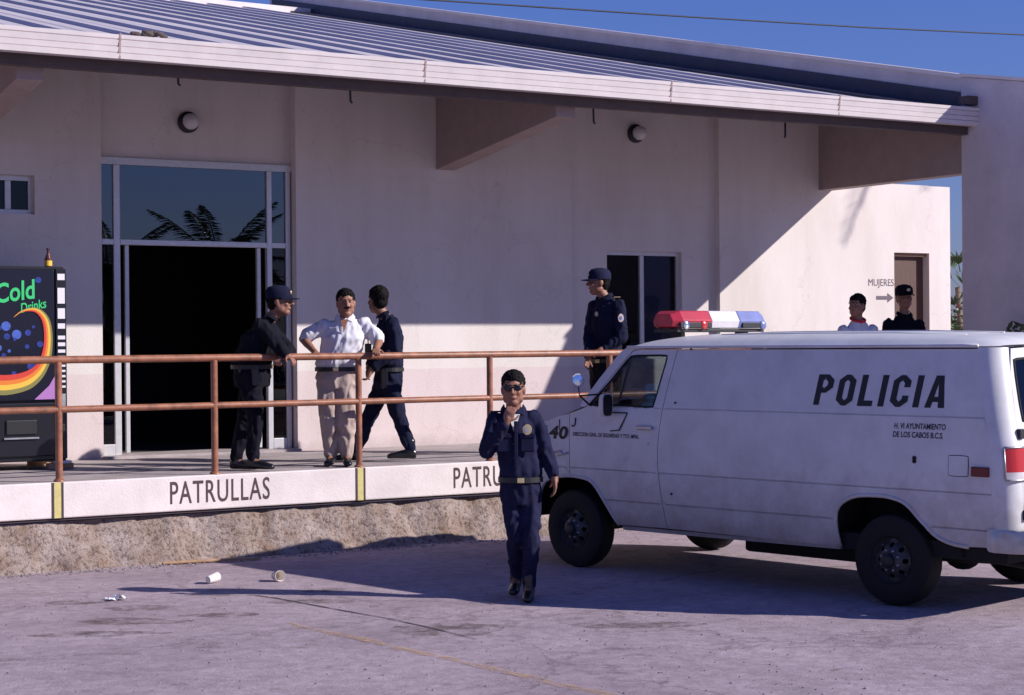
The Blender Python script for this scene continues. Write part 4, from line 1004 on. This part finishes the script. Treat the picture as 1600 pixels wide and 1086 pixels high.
        bm_.cap(tb, t1, .0125, .0105, 8); bm_.cap(t1, t2, .0105, .009, 8)
    # legs and feet
    for sd in ('L', 'R'):
        h_, k_, a_ = P['hip'+sd], P['kn'+sd], P['an'+sd]
        bm_.cap(h_, k_, .062, .040); bm_.cap(k_, k_.lerp(a_, .35), .040, .040); bm_.cap(k_.lerp(a_, .35), a_, .040, .032)
        t_ = P['toe'+sd]; bm_.cap(a_-ZV*.02, t_, .036, .030)
    me = remesh(bm_, .0075, 1)
    o = finish('person', me, skin, None, True); o.location = base
    tag(o, label, 'person', group); LOCAL_ROOTS.add(o.name)
    rnd = Vector((seed*3.7, seed*1.3, seed*5.1))
    def cloth(mb, nm, mt_, vox=.012, amp=.010, fr=11):
        m_ = remesh(mb, vox, 2); n_ = [v.normal.copy() for v in m_.vertices]
        for v, nn in zip(m_.vertices, n_):
            c = v.co
            q = Vector((c.x*fr, c.y*fr, c.z*fr*.55))+rnd
            w = noise.noise(q+Vector((0, 0, 2*noise.noise(q*.7)))); w2 = noise.noise(q*2.3+rnd)
            v.co = c+nn*(amp*(abs(w)*-1.5+.35)+amp*.35*w2)
        return finish(nm, m_, mt_, o, True)
    # top
    mb = MB(); torso(mb, .018, tuck)
    if tuck: mb.loft([(pel+ZV*.112, hs_, hf, .168*B, .134*B), (pel+ZV*.15, hs_, hf, .182*B, .148*B), (waist+ZV*.06, (hs_+S).normalized(), (hf+sf).normalized(), .170*B, .136*B)], 18)
    sw = {}
    for sd in ('L', 'R'):
        s_, e_, w_ = P['sh'+sd], P['el'+sd], P['wr'+sd]
        if sleeve == 'long':
            mb.cap(s_-ZV*.012, e_, .068, .062); mb.cap(e_, e_.lerp(w_, .90), .064, .047)
        else:
            mb.cap(s_-ZV*.01, s_.lerp(e_, .80), .070, .080)
    sh = cloth(mb, 'shirt', top, shirt_vox, .019, 11)
    # trousers
    mb = MB(); mb.loft([(pel-ZV*.09, hs_, hf, .160*B, .125*B), (pel+ZV*.0, hs_, hf, .175*B, .135*B), (pel+ZV*.085, hs_, hf, .165*B, .130*B)], 18)
    for sd in ('L', 'R'):
        h_, k_, a_ = P['hip'+sd], P['kn'+sd], P['an'+sd]
        mb.cap(h_, k_, .102*B*(.5+.5*legw), .078*legw); mb.cap(k_, a_.lerp(k_, .06), .078*legw, .060*legw)
    cloth(mb, 'trousers', legs, .011, .024, 10)
    # belt
    if belt:
        bz = pel+ZV*.095
        ring = [bz+hs_*(.176*B*math.cos(a*PI/14))+hf*(.142*B*math.sin(a*PI/14)) for a in range(29)]
        bl = MB(); 
        vs = []; 
        for r_ in ring:
            ov = (r_-bz).normalized()
            vs += [r_-ZV*.020, r_+ZV*.020, r_+ZV*.020+ov*.010, r_-ZV*.020+ov*.010]
        fs = []
        for i in range(28):
            for k in range(4): fs.append((i*4+k, i*4+(k+1) % 4, i*4+4+(k+1) % 4, i*4+4+k))
        be = MB().add(vs, fs).build('belt', belt, o)
        MB().obox(bz+hf*(.142*B+.012), hs_, hf, ZV, .026, .005, .019).build('buckle', 'brass', be, bevel=.003)
    # shoes
    for sd in ('L', 'R'):
        a_, t_ = P['an'+sd], P['toe'+sd]
        d = t_-a_; d.z = 0; d.normalize(); sdv = d.cross(ZV)
        fl = min(a_.z-.085, t_.z-.03); fl = max(fl, 0)
        heel = Vector((a_.x, a_.y, fl))-d*.05; L_ = .285
        mb = MB()
        mb.loft([(heel+d*(L_*f_)+ZV*zc, sdv, ZV, rx, rz) for f_, zc, rx, rz in ((-.02, .045, .026, .038), (.05, .05, .036, .048), (.25, .052, .037, .050), (.5, .043, .042, .042), (.75, .034, .048, .033), (.93, .028, .038, .027), (1.0, .025, .02, .018))], 14)
        mb.cap(Vector((a_.x, a_.y, fl+.06)), Vector((a_.x, a_.y, fl+(.17 if boots else .085))), .046, .050)
        m_ = remesh(mb, .008, 1)
        for v in m_.vertices: v.co.z = max(v.co.z, fl+.004)
        finish('shoe', m_, 'boot', o, True)
    # face
    if face[1] > -.5:
        for sg in (-1, 1):
            e = hd+HR*(sg*.031)+F*.077+U*.012
            ey = MB().ell(e, (.0125, .008, .007), ax, 10, 7).build('eye', 'eye', o, smooth=True)
            MB().ell(e+F*.005, (.0055, .0045, .0055), ax, 8, 6).build('iris', 'hair', ey, smooth=True)
            MB().cap(hd+HR*(sg*.014)+F*.096+U*.031, hd+HR*(sg*.052)+F*.078+U*.033, .0055, .0045, 6).build('eyebrow', 'hair', o, smooth=True)
        MB().ell(hd+F*.091-U*.056, (.021, .008, .005), ax, 10, 7).build('lips', 'lip', o, smooth=True)
    if moustache:
        MB().ell(hd+F*.102-U*.040, (.034, .010, .009), ax, 12, 7).build('moustache', 'hair', o, smooth=True)
    if hair:
        mb = MB().ell(hd+U*.048-F*.026, (.084, .100, .090), ax, 20, 12).ell(hd+U*.075+F*.030, (.062, .050, .045), ax).ell(hd-U*.01-F*.05, (.072, .060, .07), ax)
        cloth(mb, 'hair', 'hair', .008, .012, 34)
    if shades:
        g_ = MB()
        for sg in (-1, 1):
            g_.ell(hd+HR*(sg*.033)+F*.099+U*.010, (.029, .008, .021), ax, 14, 8)
            g_.cap(hd+HR*(sg*.060)+F*.088+U*.020, hd+HR*(sg*.080)-F*.01+U*.018, .004, .004, 6)
        g_.cap(hd-HR*.012+F*.106+U*.016, hd+HR*.012+F*.106+U*.016, .004, .004, 6); g_.build('sunglasses', 'machine_black', o, smooth=True)
    if cap:
        cpm = MB(); vs = []; 
        cc = hd+U*.045-F*.012
        rings = [(cc-U*.012, HR, F, .092, .112), (cc+U*.02, HR, F, .094, .114), (cc+U*.055, HR, F, .090, .108), (cc+U*.085, HR, F, .066, .082), (cc+U*.098, HR, F, .02, .03)]
        co_ = MB().loft(rings, 20).build('cap', cap, o, smooth=50)
        vs = []; fs = []
        for i in range(9):
            a = -1.15+2.3*i/8
            ib = cc-U*.008+HR*(.090*math.sin(a))+F*(.108*math.cos(a)); ob = cc-U*(.030-.012*math.cos(a))+HR*(.092*math.sin(a))+F*(.112*math.cos(a)+.075*max(0, math.cos(a*1.25)))
            vs += [ib, ob, ob-U*.006, ib-U*.006]
        for i in range(8):
            for k in range(4): fs.append((i*4+k, i*4+4+k, i*4+4+(k+1) % 4, i*4+(k+1) % 4))
        MB().add(vs, fs).build('visor', cap, co_, smooth=40)
        MB().ell(cc+F*.112+U*.035, (.022, .005, .018), ax, 10, 6).build('emblem', 'brass', co_, smooth=True)
    # collar
    if collar:
        cb = MB()
        for sg in (-1, 1):
            a0 = shm.lerp(nk, .8)+ZV*.028
            cb.add([a0+S*(sg*.072)-sf*.015+ZV*.025, a0+S*(sg*.068)+sf*.03+ZV*.012, a0+S*(sg*.022)+sf*.080-ZV*.030, a0+S*(sg*.075)+sf*.078-ZV*.055, a0+S*(sg*.098)+sf*.03-ZV*.022, a0+S*(sg*.092)-sf*.02-ZV*.005], [(0, 1, 4, 5), (1, 2, 3, 4)])
        c_ = cb.build('collar', top, o)
        md = c_.modifiers.new('s', 'SOLIDIFY'); md.thickness = .008; md.offset = 0
    info = dict(P=P, S=S, sf=sf, hf=hf, hs=hs_, pel=pel, shm=shm, chest=chest, hd=hd, F=F, HR=HR, U=U, o=o, waist=waist)
    if extras: extras(info)
    return o

def disc(o, c, nrm, upv, r1, r2, mt_, nm, t=.006):
    nrm = nrm.normalized(); sd = nrm.cross(upv).normalized(); up_ = sd.cross(nrm)
    return MB().loft([(c, sd, up_, r1, r2), (c+nrm*t, sd, up_, r1*.92, r2*.92)], 14).build(nm, mt_, o, smooth=40)

# officer walking in front of the van, hand to his mouth
def ex1(i):
    o = i['o']; S, sf, sh, ch = i['S'], i['sf'], i['shm'], i['chest']
    # S points from his left (L) to his right (R)
    bc = ch-S*.085+sf*.145+ZV*.065
    b = disc(o, bc, sf, ZV, .036, .042, 'brass', 'badge', .010); disc(b, bc+sf*.010, sf, ZV, .018, .022, 'silver', 'badge_centre', .004)
    for sg in (-1, 1):
        pk = MB().obox(ch+S*(sg*.088)+sf*.130-ZV*.045, S, sf, ZV, .055, .012, .060).build('pocket', 'navy_front', o, bevel=.01)
        MB().obox(ch+S*(sg*.088)+sf*.137+ZV*.020, S, sf, ZV, .058, .011, .018).build('pocket_flap', 'navy_front', pk, bevel=.006)
        MB().obox(sh+S*(sg*.125)+ZV*.052, S, sf, ZV, .055, .025, .006).build('epaulette', 'navy_front', o, bevel=.004)
    MB().add([sh+sf*.098+ZV*.035-S*.045, sh+sf*.098+ZV*.035+S*.045, sh+sf*.152-ZV*.10], [(0, 1, 2)]).build('undershirt', 'tee', o)
    MB().obox(ch+sf*.146-ZV*.05, S, sf, ZV, .014, .006, .18).build('placket', 'navy_front', o, bevel=.004)
    for k in range(4): disc(o, ch+sf*.152+ZV*(.05-.075*k), sf, ZV, .007, .007, 'black_metal', 'button', .003)
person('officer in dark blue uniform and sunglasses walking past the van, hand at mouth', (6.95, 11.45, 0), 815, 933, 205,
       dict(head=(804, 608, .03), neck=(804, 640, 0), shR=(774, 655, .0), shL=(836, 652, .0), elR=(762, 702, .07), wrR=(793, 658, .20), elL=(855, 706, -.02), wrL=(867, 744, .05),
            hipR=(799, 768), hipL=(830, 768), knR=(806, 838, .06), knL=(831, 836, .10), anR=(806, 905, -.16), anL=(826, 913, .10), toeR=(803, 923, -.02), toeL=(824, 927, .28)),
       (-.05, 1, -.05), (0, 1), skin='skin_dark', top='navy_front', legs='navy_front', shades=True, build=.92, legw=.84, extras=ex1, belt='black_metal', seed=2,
       hands={'R': dict(dir=(.35, .10, .95), palm=(.2, -1, 0), curl=1.5, flip=1), 'L': dict(dir=(.06, .06, -1), palm=(-1, .1, 0), curl=.6, flip=-1)})

# man in white shirt leaning on the rail
def ex2(i):
    o = i['o']; S, sf, sh, ch = i['S'], i['sf'], i['shm'], i['chest']
    MB().add([sh+sf*.092+ZV*.045-S*.04, sh+sf*.092+ZV*.045+S*.04, sh+sf*.152-ZV*.085], [(0, 1, 2)]).build('open_neck', 'skin', o)
    MB().obox(ch+sf*.150-ZV*.06, S, sf, ZV, .012, .005, .17).build('placket', 'shirt_white', o, bevel=.003)
person('man in white short sleeved shirt and khaki trousers gripping the railing', (7.31, 15.46, .76), 527.5, 728, 162,
       dict(head=(543, 474, .02), neck=(541, 497, -.02), shR=(510, 507, -.02), shL=(572, 505, -.02), elR=(475, 529, -.02), wrR=(497, 550, .16), elL=(594, 533, -.02), wrL=(592, 545, .18),
            hipR=(514, 592, -.03), hipL=(543, 592, -.03), knR=(515, 655, .03), knL=(542, 655, .03), anR=(517, 712, -.05), anL=(541, 712, -.05), toeR=(515, 723, .13), toeL=(546, 723, .13)),
       (.22, 1, -.04), (.08, 1), top='shirt_white', legs='khaki', sleeve='short', moustache=True, build=1.20, legw=1.12, boots=False, extras=ex2, seed=4,
       hands={'R': dict(dir=(.25, .9, -.15), palm=(0, 0, -1), curl=1.5), 'L': dict(dir=(.05, .9, -.2), palm=(0, 0, -1), curl=1.5)})

# capped officer leaning on the rail at the entrance, seen from behind
def ex3(i):
    o = i['o']; hf, hs = i['hf'], i['hs']; bz = i['pel']+ZV*.09
    MB().obox(bz+TV*.185-ZV*.07+RV*.06, RV, TV, ZV, .035, .03, .10).build('holster', 'boot', o, bevel=.012)
    MB().obox(bz+TV*.185-ZV*.01-RV*.06, RV, TV, ZV, .03, .02, .04).build('pouch', 'boot', o, bevel=.008)
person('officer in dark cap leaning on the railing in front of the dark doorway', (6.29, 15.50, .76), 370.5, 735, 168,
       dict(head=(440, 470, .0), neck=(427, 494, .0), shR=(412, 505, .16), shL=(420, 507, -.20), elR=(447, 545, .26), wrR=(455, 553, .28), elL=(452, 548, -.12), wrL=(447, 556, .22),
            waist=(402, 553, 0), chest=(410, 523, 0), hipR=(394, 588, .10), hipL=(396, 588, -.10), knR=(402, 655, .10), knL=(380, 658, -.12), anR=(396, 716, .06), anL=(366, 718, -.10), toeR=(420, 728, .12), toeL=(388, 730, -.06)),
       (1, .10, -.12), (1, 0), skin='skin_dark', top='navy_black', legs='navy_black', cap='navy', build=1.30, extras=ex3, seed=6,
       hands={'R': dict(dir=(.7, .3, -.5), palm=(0, 0, -1), curl=1.2), 'L': dict(dir=(-.2, .9, -.3), palm=(0, 0, -1), curl=1.2)})

# bareheaded officer striding to the left behind the man in white
def ex4(i):
    o = i['o']; b = i['pel']+ZV*.09
    MB().obox(b+TV*.17-ZV*.08-RV*.02, RV, TV, ZV, .035, .03, .10).build('holster', 'boot', o, bevel=.012)
    p = MB().obox(i['chest']-RV*.20-ZV*.14+TV*.02, RV, TV, ZV, .032, .028, .08).build('radio', 'boot', o, bevel=.008)
    MB().tube([i['chest']-RV*.20-ZV*.06+TV*.02, i['chest']-RV*.20+ZV*.06+TV*.02], .006, 6).build('aerial', 'boot', p)
person('bareheaded officer in dark uniform striding past behind the man in white', (7.93, 15.78, .76), 594, 721, 157,
       dict(head=(592, 468, 0), neck=(603, 490, 0), shR=(600, 504, -.19), shL=(617, 503, .14), elR=(590, 548, -.24), wrR=(576, 570, -.20), elL=(621, 548, .22), wrL=(586, 575, .24),
            hipR=(604, 592, -.08), hipL=(611, 592, .08), knR=(578, 648, -.06), knL=(624, 648, .08), anR=(555, 706, -.06), anL=(643, 702, .08), toeR=(533, 716, -.06), toeL=(612, 712, .08)),
       (-.62, -.78, -.05), (-.85, -.5), skin='skin_dark', top='navy', legs='navy', build=1.06, extras=ex4, seed=8,
       hands={'L': dict(dir=(-.4, .1, -.9), palm=(-1, 0, 0), curl=.9), 'R': dict(dir=(-.3, .1, -.9), palm=(1, 0, 0), curl=.8)})

# officer with blue cap resting his arms on the rail beside the van
stp = boxp('concrete_step', (9.9, 11.0, 15.3, 15.95, .7575, .895), 'slab', None, bevel=.01)
tag(stp, 'low concrete step on the walkway behind the van bonnet', 'step')
def ex5(i):
    o = i['o']; s_, e_ = i['P']['shL'], i['P']['elL']
    c = s_.lerp(e_, .42)+TV*.075
    b = disc(o, c, TV+RV*.3, ZV, .034, .046, 'patch', 'shoulder_patch', .006); disc(b, c+TV*.007, TV+RV*.3, ZV, .016, .022, 'lens_blue', 'patch_centre', .003)
    disc(o, i['chest']+i['sf']*.14+i['S']*.02+ZV*.08, i['sf'], ZV, .022, .026, 'patch', 'badge', .006)
    MB().obox(s_+ZV*.072-RV*.02, RV, TV, ZV, .035, .02, .005).build('epaulette_bar', 'brass', o, bevel=.003)
person('officer in blue cap resting both hands on the railing behind the van', (10.46, 15.50, .895), 945, 690, 148,
       dict(head=(936, 443, 0), neck=(946, 464, 0), shR=(930, 478, -.12), shL=(967, 477, .10), elR=(921, 528, -.05), wrR=(918, 560, .22), elL=(971, 530, .22), wrL=(940, 547, .28),
            hipR=(936, 580, -.05), hipL=(957, 580, .06), knR=(936, 640, 0), knL=(956, 640, .05), anR=(936, 677, -.04), anL=(956, 677, .0), toeR=(922, 687, .06), toeL=(942, 687, .10)),
       (-1, .22, -.06), (-.55, .85), skin='skin_dark', top='navy', legs='navy_black', cap='navy_front', build=1.02, extras=ex5, seed=9,
       hands={'L': dict(dir=(-.8, .3, -.25), palm=(0, 0, -1), curl=1.1), 'R': dict(dir=(-.25, .3, -.9), palm=(.6, .4, 0), curl=.9)})

# two more beyond the van
def ex6(i):
    nk = i['shm'].lerp(i['P']['neck'], .8)+ZV*.02
    S, sf = i['S'], i['sf']
    MB().tube([nk+S*(.082*math.cos(a*PI/8))+sf*(.085*math.sin(a*PI/8)-.005)+ZV*(.012-.03*math.sin(a*PI/8)) for a in range(17)], .016, 8).build('neckerchief', 'red_cloth', i['o'], smooth=True)
person('man in pale shirt with red neckerchief beyond the van roof', (14.03, 15.50, .76), 1343, 688, 134,
       dict(head=(1340, 478, 0), neck=(1342, 500, 0), shR=(1318, 515, .05), shL=(1366, 514, -.05), elR=(1313, 556, .0), wrR=(1314, 594, .08), elL=(1372, 556, 0), wrL=(1370, 594, .08),
            hipR=(1331, 598), hipL=(1353, 598), knR=(1331, 650), knL=(1353, 650), anR=(1331, 677), anL=(1353, 677), toeR=(1325, 685, .15), toeL=(1355, 685, .15)),
       (-.65, .75, 0), (-.3, 1), skin='skin', top='shirt_white', legs='khaki', collar=False, extras=ex6, seed=11)
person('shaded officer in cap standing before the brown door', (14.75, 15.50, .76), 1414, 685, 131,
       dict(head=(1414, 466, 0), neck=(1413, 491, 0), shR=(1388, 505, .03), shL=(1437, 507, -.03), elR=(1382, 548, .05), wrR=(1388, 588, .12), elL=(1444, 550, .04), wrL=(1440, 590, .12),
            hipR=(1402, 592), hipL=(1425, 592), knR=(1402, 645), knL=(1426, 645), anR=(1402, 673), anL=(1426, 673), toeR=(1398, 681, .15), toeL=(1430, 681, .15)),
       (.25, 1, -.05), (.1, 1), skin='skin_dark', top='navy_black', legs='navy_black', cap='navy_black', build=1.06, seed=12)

# ------------------------------------------------------------------ litter
def cup(c, d, r, label):
    c = Vector(c); d = Vector(d).normalized(); t = empty('paper_cup', c); tag(t, label, 'cup', 'paper cups lying on the ground')
    L = .105
    MB().lathe([(r*.70, 0), (r*.98, L), (r, L), (r, L-.004), (r*.92, L-.004), (r*.66, .006)], c+Vector((0, 0, r*.85)), d, 20).build('wall', 'paper', t, smooth=40)
    MB().lathe([(r*.65, .007), (r*.65, .012)], c+Vector((0, 0, r*.85)), d, 20).build('base', 'paper_in', t)
cup((5.22, 13.50, 0), (.75, .30, .12), .042, 'white paper cup lying on its side, left of two')
cup((5.76, 13.40, 0), (.05, -1, .1), .046, 'paper cup lying with its open mouth toward the viewer')
random.seed(21)
mb = MB(); n_ = 7; vs = []
for i in range(n_):
    for k in range(n_): vs.append((4.24+.022*i+random.uniform(-.008, .008), 13.0+.022*k+random.uniform(-.008, .008), .004+abs(random.gauss(0, .016))))
o = mb.add(vs, [(i*n_+k, (i+1)*n_+k, (i+1)*n_+k+1, i*n_+k+1) for i in range(n_-1) for k in range(n_-1)]).build('plastic_wrapper', 'plastic'); tag(o, 'crumpled clear plastic wrapper on the pavement', 'litter')
o = MB().loft([(Vector((5.33, 14.88, .02)), V(0, 0, 1), V(.16, 1, 0).normalized(), .012, .022), (Vector((5.75, 14.81, .022)), V(0, 0, 1), V(.16, 1, 0).normalized(), .012, .022), (Vector((6.2, 14.74, .018)), V(0, 0, 1), V(.16, 1, 0).normalized(), .010, .018)], 8, True, 4).build('wooden_stick', 'wood'); tag(o, 'thin wooden stick lying along the stone base', 'stick')

random.seed(44)
gv = MB()
def stone(x, y, r, z=0):
    p = [Vector((x+r*random.uniform(-1, 1)*.4, y+r*random.uniform(-1, 1)*.4, z+r*random.uniform(.5, 1)))]
    ring = [Vector((x+r*math.cos(a*PI/2.5)*random.uniform(.6, 1.1), y+r*math.sin(a*PI/2.5)*random.uniform(.6, 1.1), z+r*random.uniform(-.1, .25))) for a in range(5)]
    gv.add(p+ring, [(0, 1+i, 1+(i+1) % 5) for i in range(5)])
for i in range(900):
    x = random.uniform(2.5, 12); stone(x, 14.93-abs(random.gauss(0, .10)), random.uniform(.006, .022))
for i in range(1500):
    Y_ = random.uniform(5, 14.6); stone(Y_*random.uniform(.20, 1.0), Y_, random.uniform(.004, .012))
o = gv.build('gravel', 'stone'); tag(o, 'loose grit and small stones scattered on the forecourt', 'gravel', kind='stuff')
mb = MB()
for i in range(14): mb.ell((5.30+random.gauss(0, .07), 14.99+random.uniform(0, .06), 4.685+abs(random.gauss(0, .022))), (.04, .03, .022), None, 8, 6)
o = mb.build('gutter_debris', 'soffit', smooth=40); tag(o, 'small dark clump of dead leaves on the gutter edge', 'debris')

# ------------------------------------------------------------------ plants
def frond_mesh(L, droop, seed, w=.42, n=26):
    random.seed(seed); vs = []; fs = []
    pts = []
    for i in range(n+1):
        t = i/n; pts.append(Vector((L*t*(1-.12*droop*t), 0, L*(.55*t-droop*t*t))))
    def quad(a, b, c, d):
        k = len(vs); vs.extend([a, b, c, d]); fs.append((k, k+1, k+2, k+3))
    for i in range(n):
        r = .022*(1-i/n)+.004; a, b = pts[i], pts[i+1]
        quad(a+V(0, r, 0), b+V(0, r, 0), b+V(0, -r, 0), a+V(0, -r, 0)); quad(a+V(0, 0, r), b+V(0, 0, r), b-V(0, 0, r), a-V(0, 0, r))
        if i > 2:
            t = i/n; ll = w*math.sin(PI*min(1, .12+.86*t))**.7*(.85+.3*random.random())*L/2.4
            for sg in (-1, 1):
                for q in (0, .5):
                    p = a.lerp(b, q); d = Vector((.55+.3*random.random(), sg*1.0, -.25-.35*random.random())).normalized(); e = p+d*ll*(.9+.2*random.random())
                    m_ = p.lerp(e, .45)+V(0, 0, .03); wv = Vector((.022, 0, .004))
                    k = len(vs); vs.extend([p-wv*.6, p+wv*.6, m_+wv, e, m_-wv]); fs.append((k, k+1, k+2, k+3, k+4))
    me = bpy.data.meshes.new('frond'); me.from_pydata([tuple(v) for v in vs], [], fs); me.update(); me.materials.append(MATS['frond']); return me
FR = [frond_mesh(2.5, d, 30+i) for i, d in enumerate((.35, .65, .95, 1.25))]
def palm(x, y, h, label, nf=18, scale=1.0, lean=(0, 0), group='palm trees out in front'):
    t = empty('palm_tree', (x, y, 0)); tag(t, label, 'palm tree', group)
    mb = MB(); pts = [(x+lean[0]*f*f, y+lean[1]*f*f, h*f) for f in (0, .1, .25, .4, .55, .7, .85, 1)]
    mb.tube(pts, [.20, .16, .145, .14, .135, .13, .13, .15], 12).build('trunk', 'trunk', t, smooth=40)
    random.seed(int(x*10+y*3)+5)
    for i in range(nf):
        o = bpy.data.objects.new('frond', FR[min(3, int(4*i/nf))]); COL.objects.link(o); o.parent = t
        o.location = (lean[0], lean[1], h); o.rotation_euler = (random.uniform(-.2, .2), random.uniform(-.15, .1)-(.5 if i < nf*.3 else 0), i*2.39996+random.uniform(-.2, .2)); o.scale = (scale,)*3
    return t
palm(24.2, 12.9, 10.5, 'tall coconut palm right of the station beyond the end wall', 20, 1.0)
palm(15.4, -11, 3.6, 'short palm across the yard facing the entrance, left of two', 20, 1.05)
palm(19.2, -12.5, 4.1, 'palm across the yard facing the entrance, right of two', 20, 1.1)
# yucca like palm seen past the far wall
def spiky(x, y, z0, h, n, label, mt_='frond_light', L=.75):
    t = empty('fan_palm', (x, y, z0)); tag(t, label, 'plant'); random.seed(int(x*7))
    MB().tube([(x, y, z0), (x+.05, y, z0+h*.5), (x, y+.05, z0+h*.9)], [.07, .05, .04], 8).build('stem', 'trunk', t, smooth=True)
    for i in range(n):
        a = i*2.4; zz = z0+h*(.15+.85*i/n); el = random.uniform(-.3, 1.0); d = Vector((math.cos(a)*math.cos(el), math.sin(a)*math.cos(el), math.sin(el))); sd = d.cross(ZV).normalized(); up_ = sd.cross(d)
        p = Vector((x, y, zz)); l_ = L*random.uniform(.7, 1.1); vs = []; fs = []
        for k in range(7):       # fan of leaf blades
            aa = (k-3)*.22; dd = d*math.cos(aa)+sd*math.sin(aa); w_ = sd*math.cos(aa)*.022-d*math.sin(aa)*.022
            b0 = p+d*l_*.35; e = b0+dd*l_*.75-ZV*.10*l_; m_ = b0.lerp(e, .5)+up_*.02; q = len(vs); vs += [b0-w_*.3, b0+w_*.3, m_+w_, e, m_-w_]; fs.append((q, q+1, q+2, q+3, q+4))
        q = len(vs); vs += [p-sd*.008, p+sd*.008, p+d*l_*.36+sd*.006, p+d*l_*.36-sd*.006]; fs.append((q, q+1, q+2, q+3))
        MB().add(vs, fs).build('leaf', mt_, t)
spiky(19.15, 18.95, 0, 3.0, 34, 'green fan palm glimpsed between the far wall and end wall')
def bush(x, y, z0, h, r, n, label, nm='flowering_bush', flowers=True, leaf=.07):
    t = empty(nm, (x, y, z0)); tag(t, label, 'bush'); random.seed(int(x*13+y))
    MB().tube([(x, y, z0), (x, y, z0+h*.5)], [.03, .015], 6).tube([(x, y, z0+h*.2), (x+r*.5, y+r*.3, z0+h*.8)], [.02, .01], 6).tube([(x, y, z0+h*.3), (x-r*.4, y+r*.2, z0+h*.9)], [.02, .01], 6).build('stem', 'trunk', t)
    vs = []; fs = []; vf = []; ff = []
    for i in range(n):
        u = Vector((random.gauss(0, .45), random.gauss(0, .45), random.uniform(.25, 1))); p = Vector((x+u.x*r, y+u.y*r, z0+u.z*h)); d = Vector((random.uniform(-1, 1), random.uniform(-1, 1), random.uniform(-.4, .9))).normalized(); sd = d.cross(Vector((random.random(), random.random(), 1))).normalized()
        l_ = leaf*random.uniform(.7, 1.4)
        if flowers and i % 9 == 0:
            q = len(vf); vf += [p-sd*.03, p+d*.03, p+sd*.03, p-d*.03]; ff.append((q, q+1, q+2, q+3)); continue
        q = len(vs); vs += [p, p+d*l_*.5+sd*l_*.28, p+d*l_, p+d*l_*.5-sd*l_*.28]; fs.append((q, q+1, q+2, q+3))
    MB().add(vs, fs).build('foliage', 'frond', t)
    if flowers: MB().add(vf, ff).build('blossom', 'flower', t)
bush(18.75, 18.75, 0, 2.45, .45, 900, 'red flowering bush behind the far wall corner')
bush(15.12, 14.15, 0, 2.12, .16, 160, 'thin leafy shrub against the shaded end wall', 'leafy_shrub', False, .11)
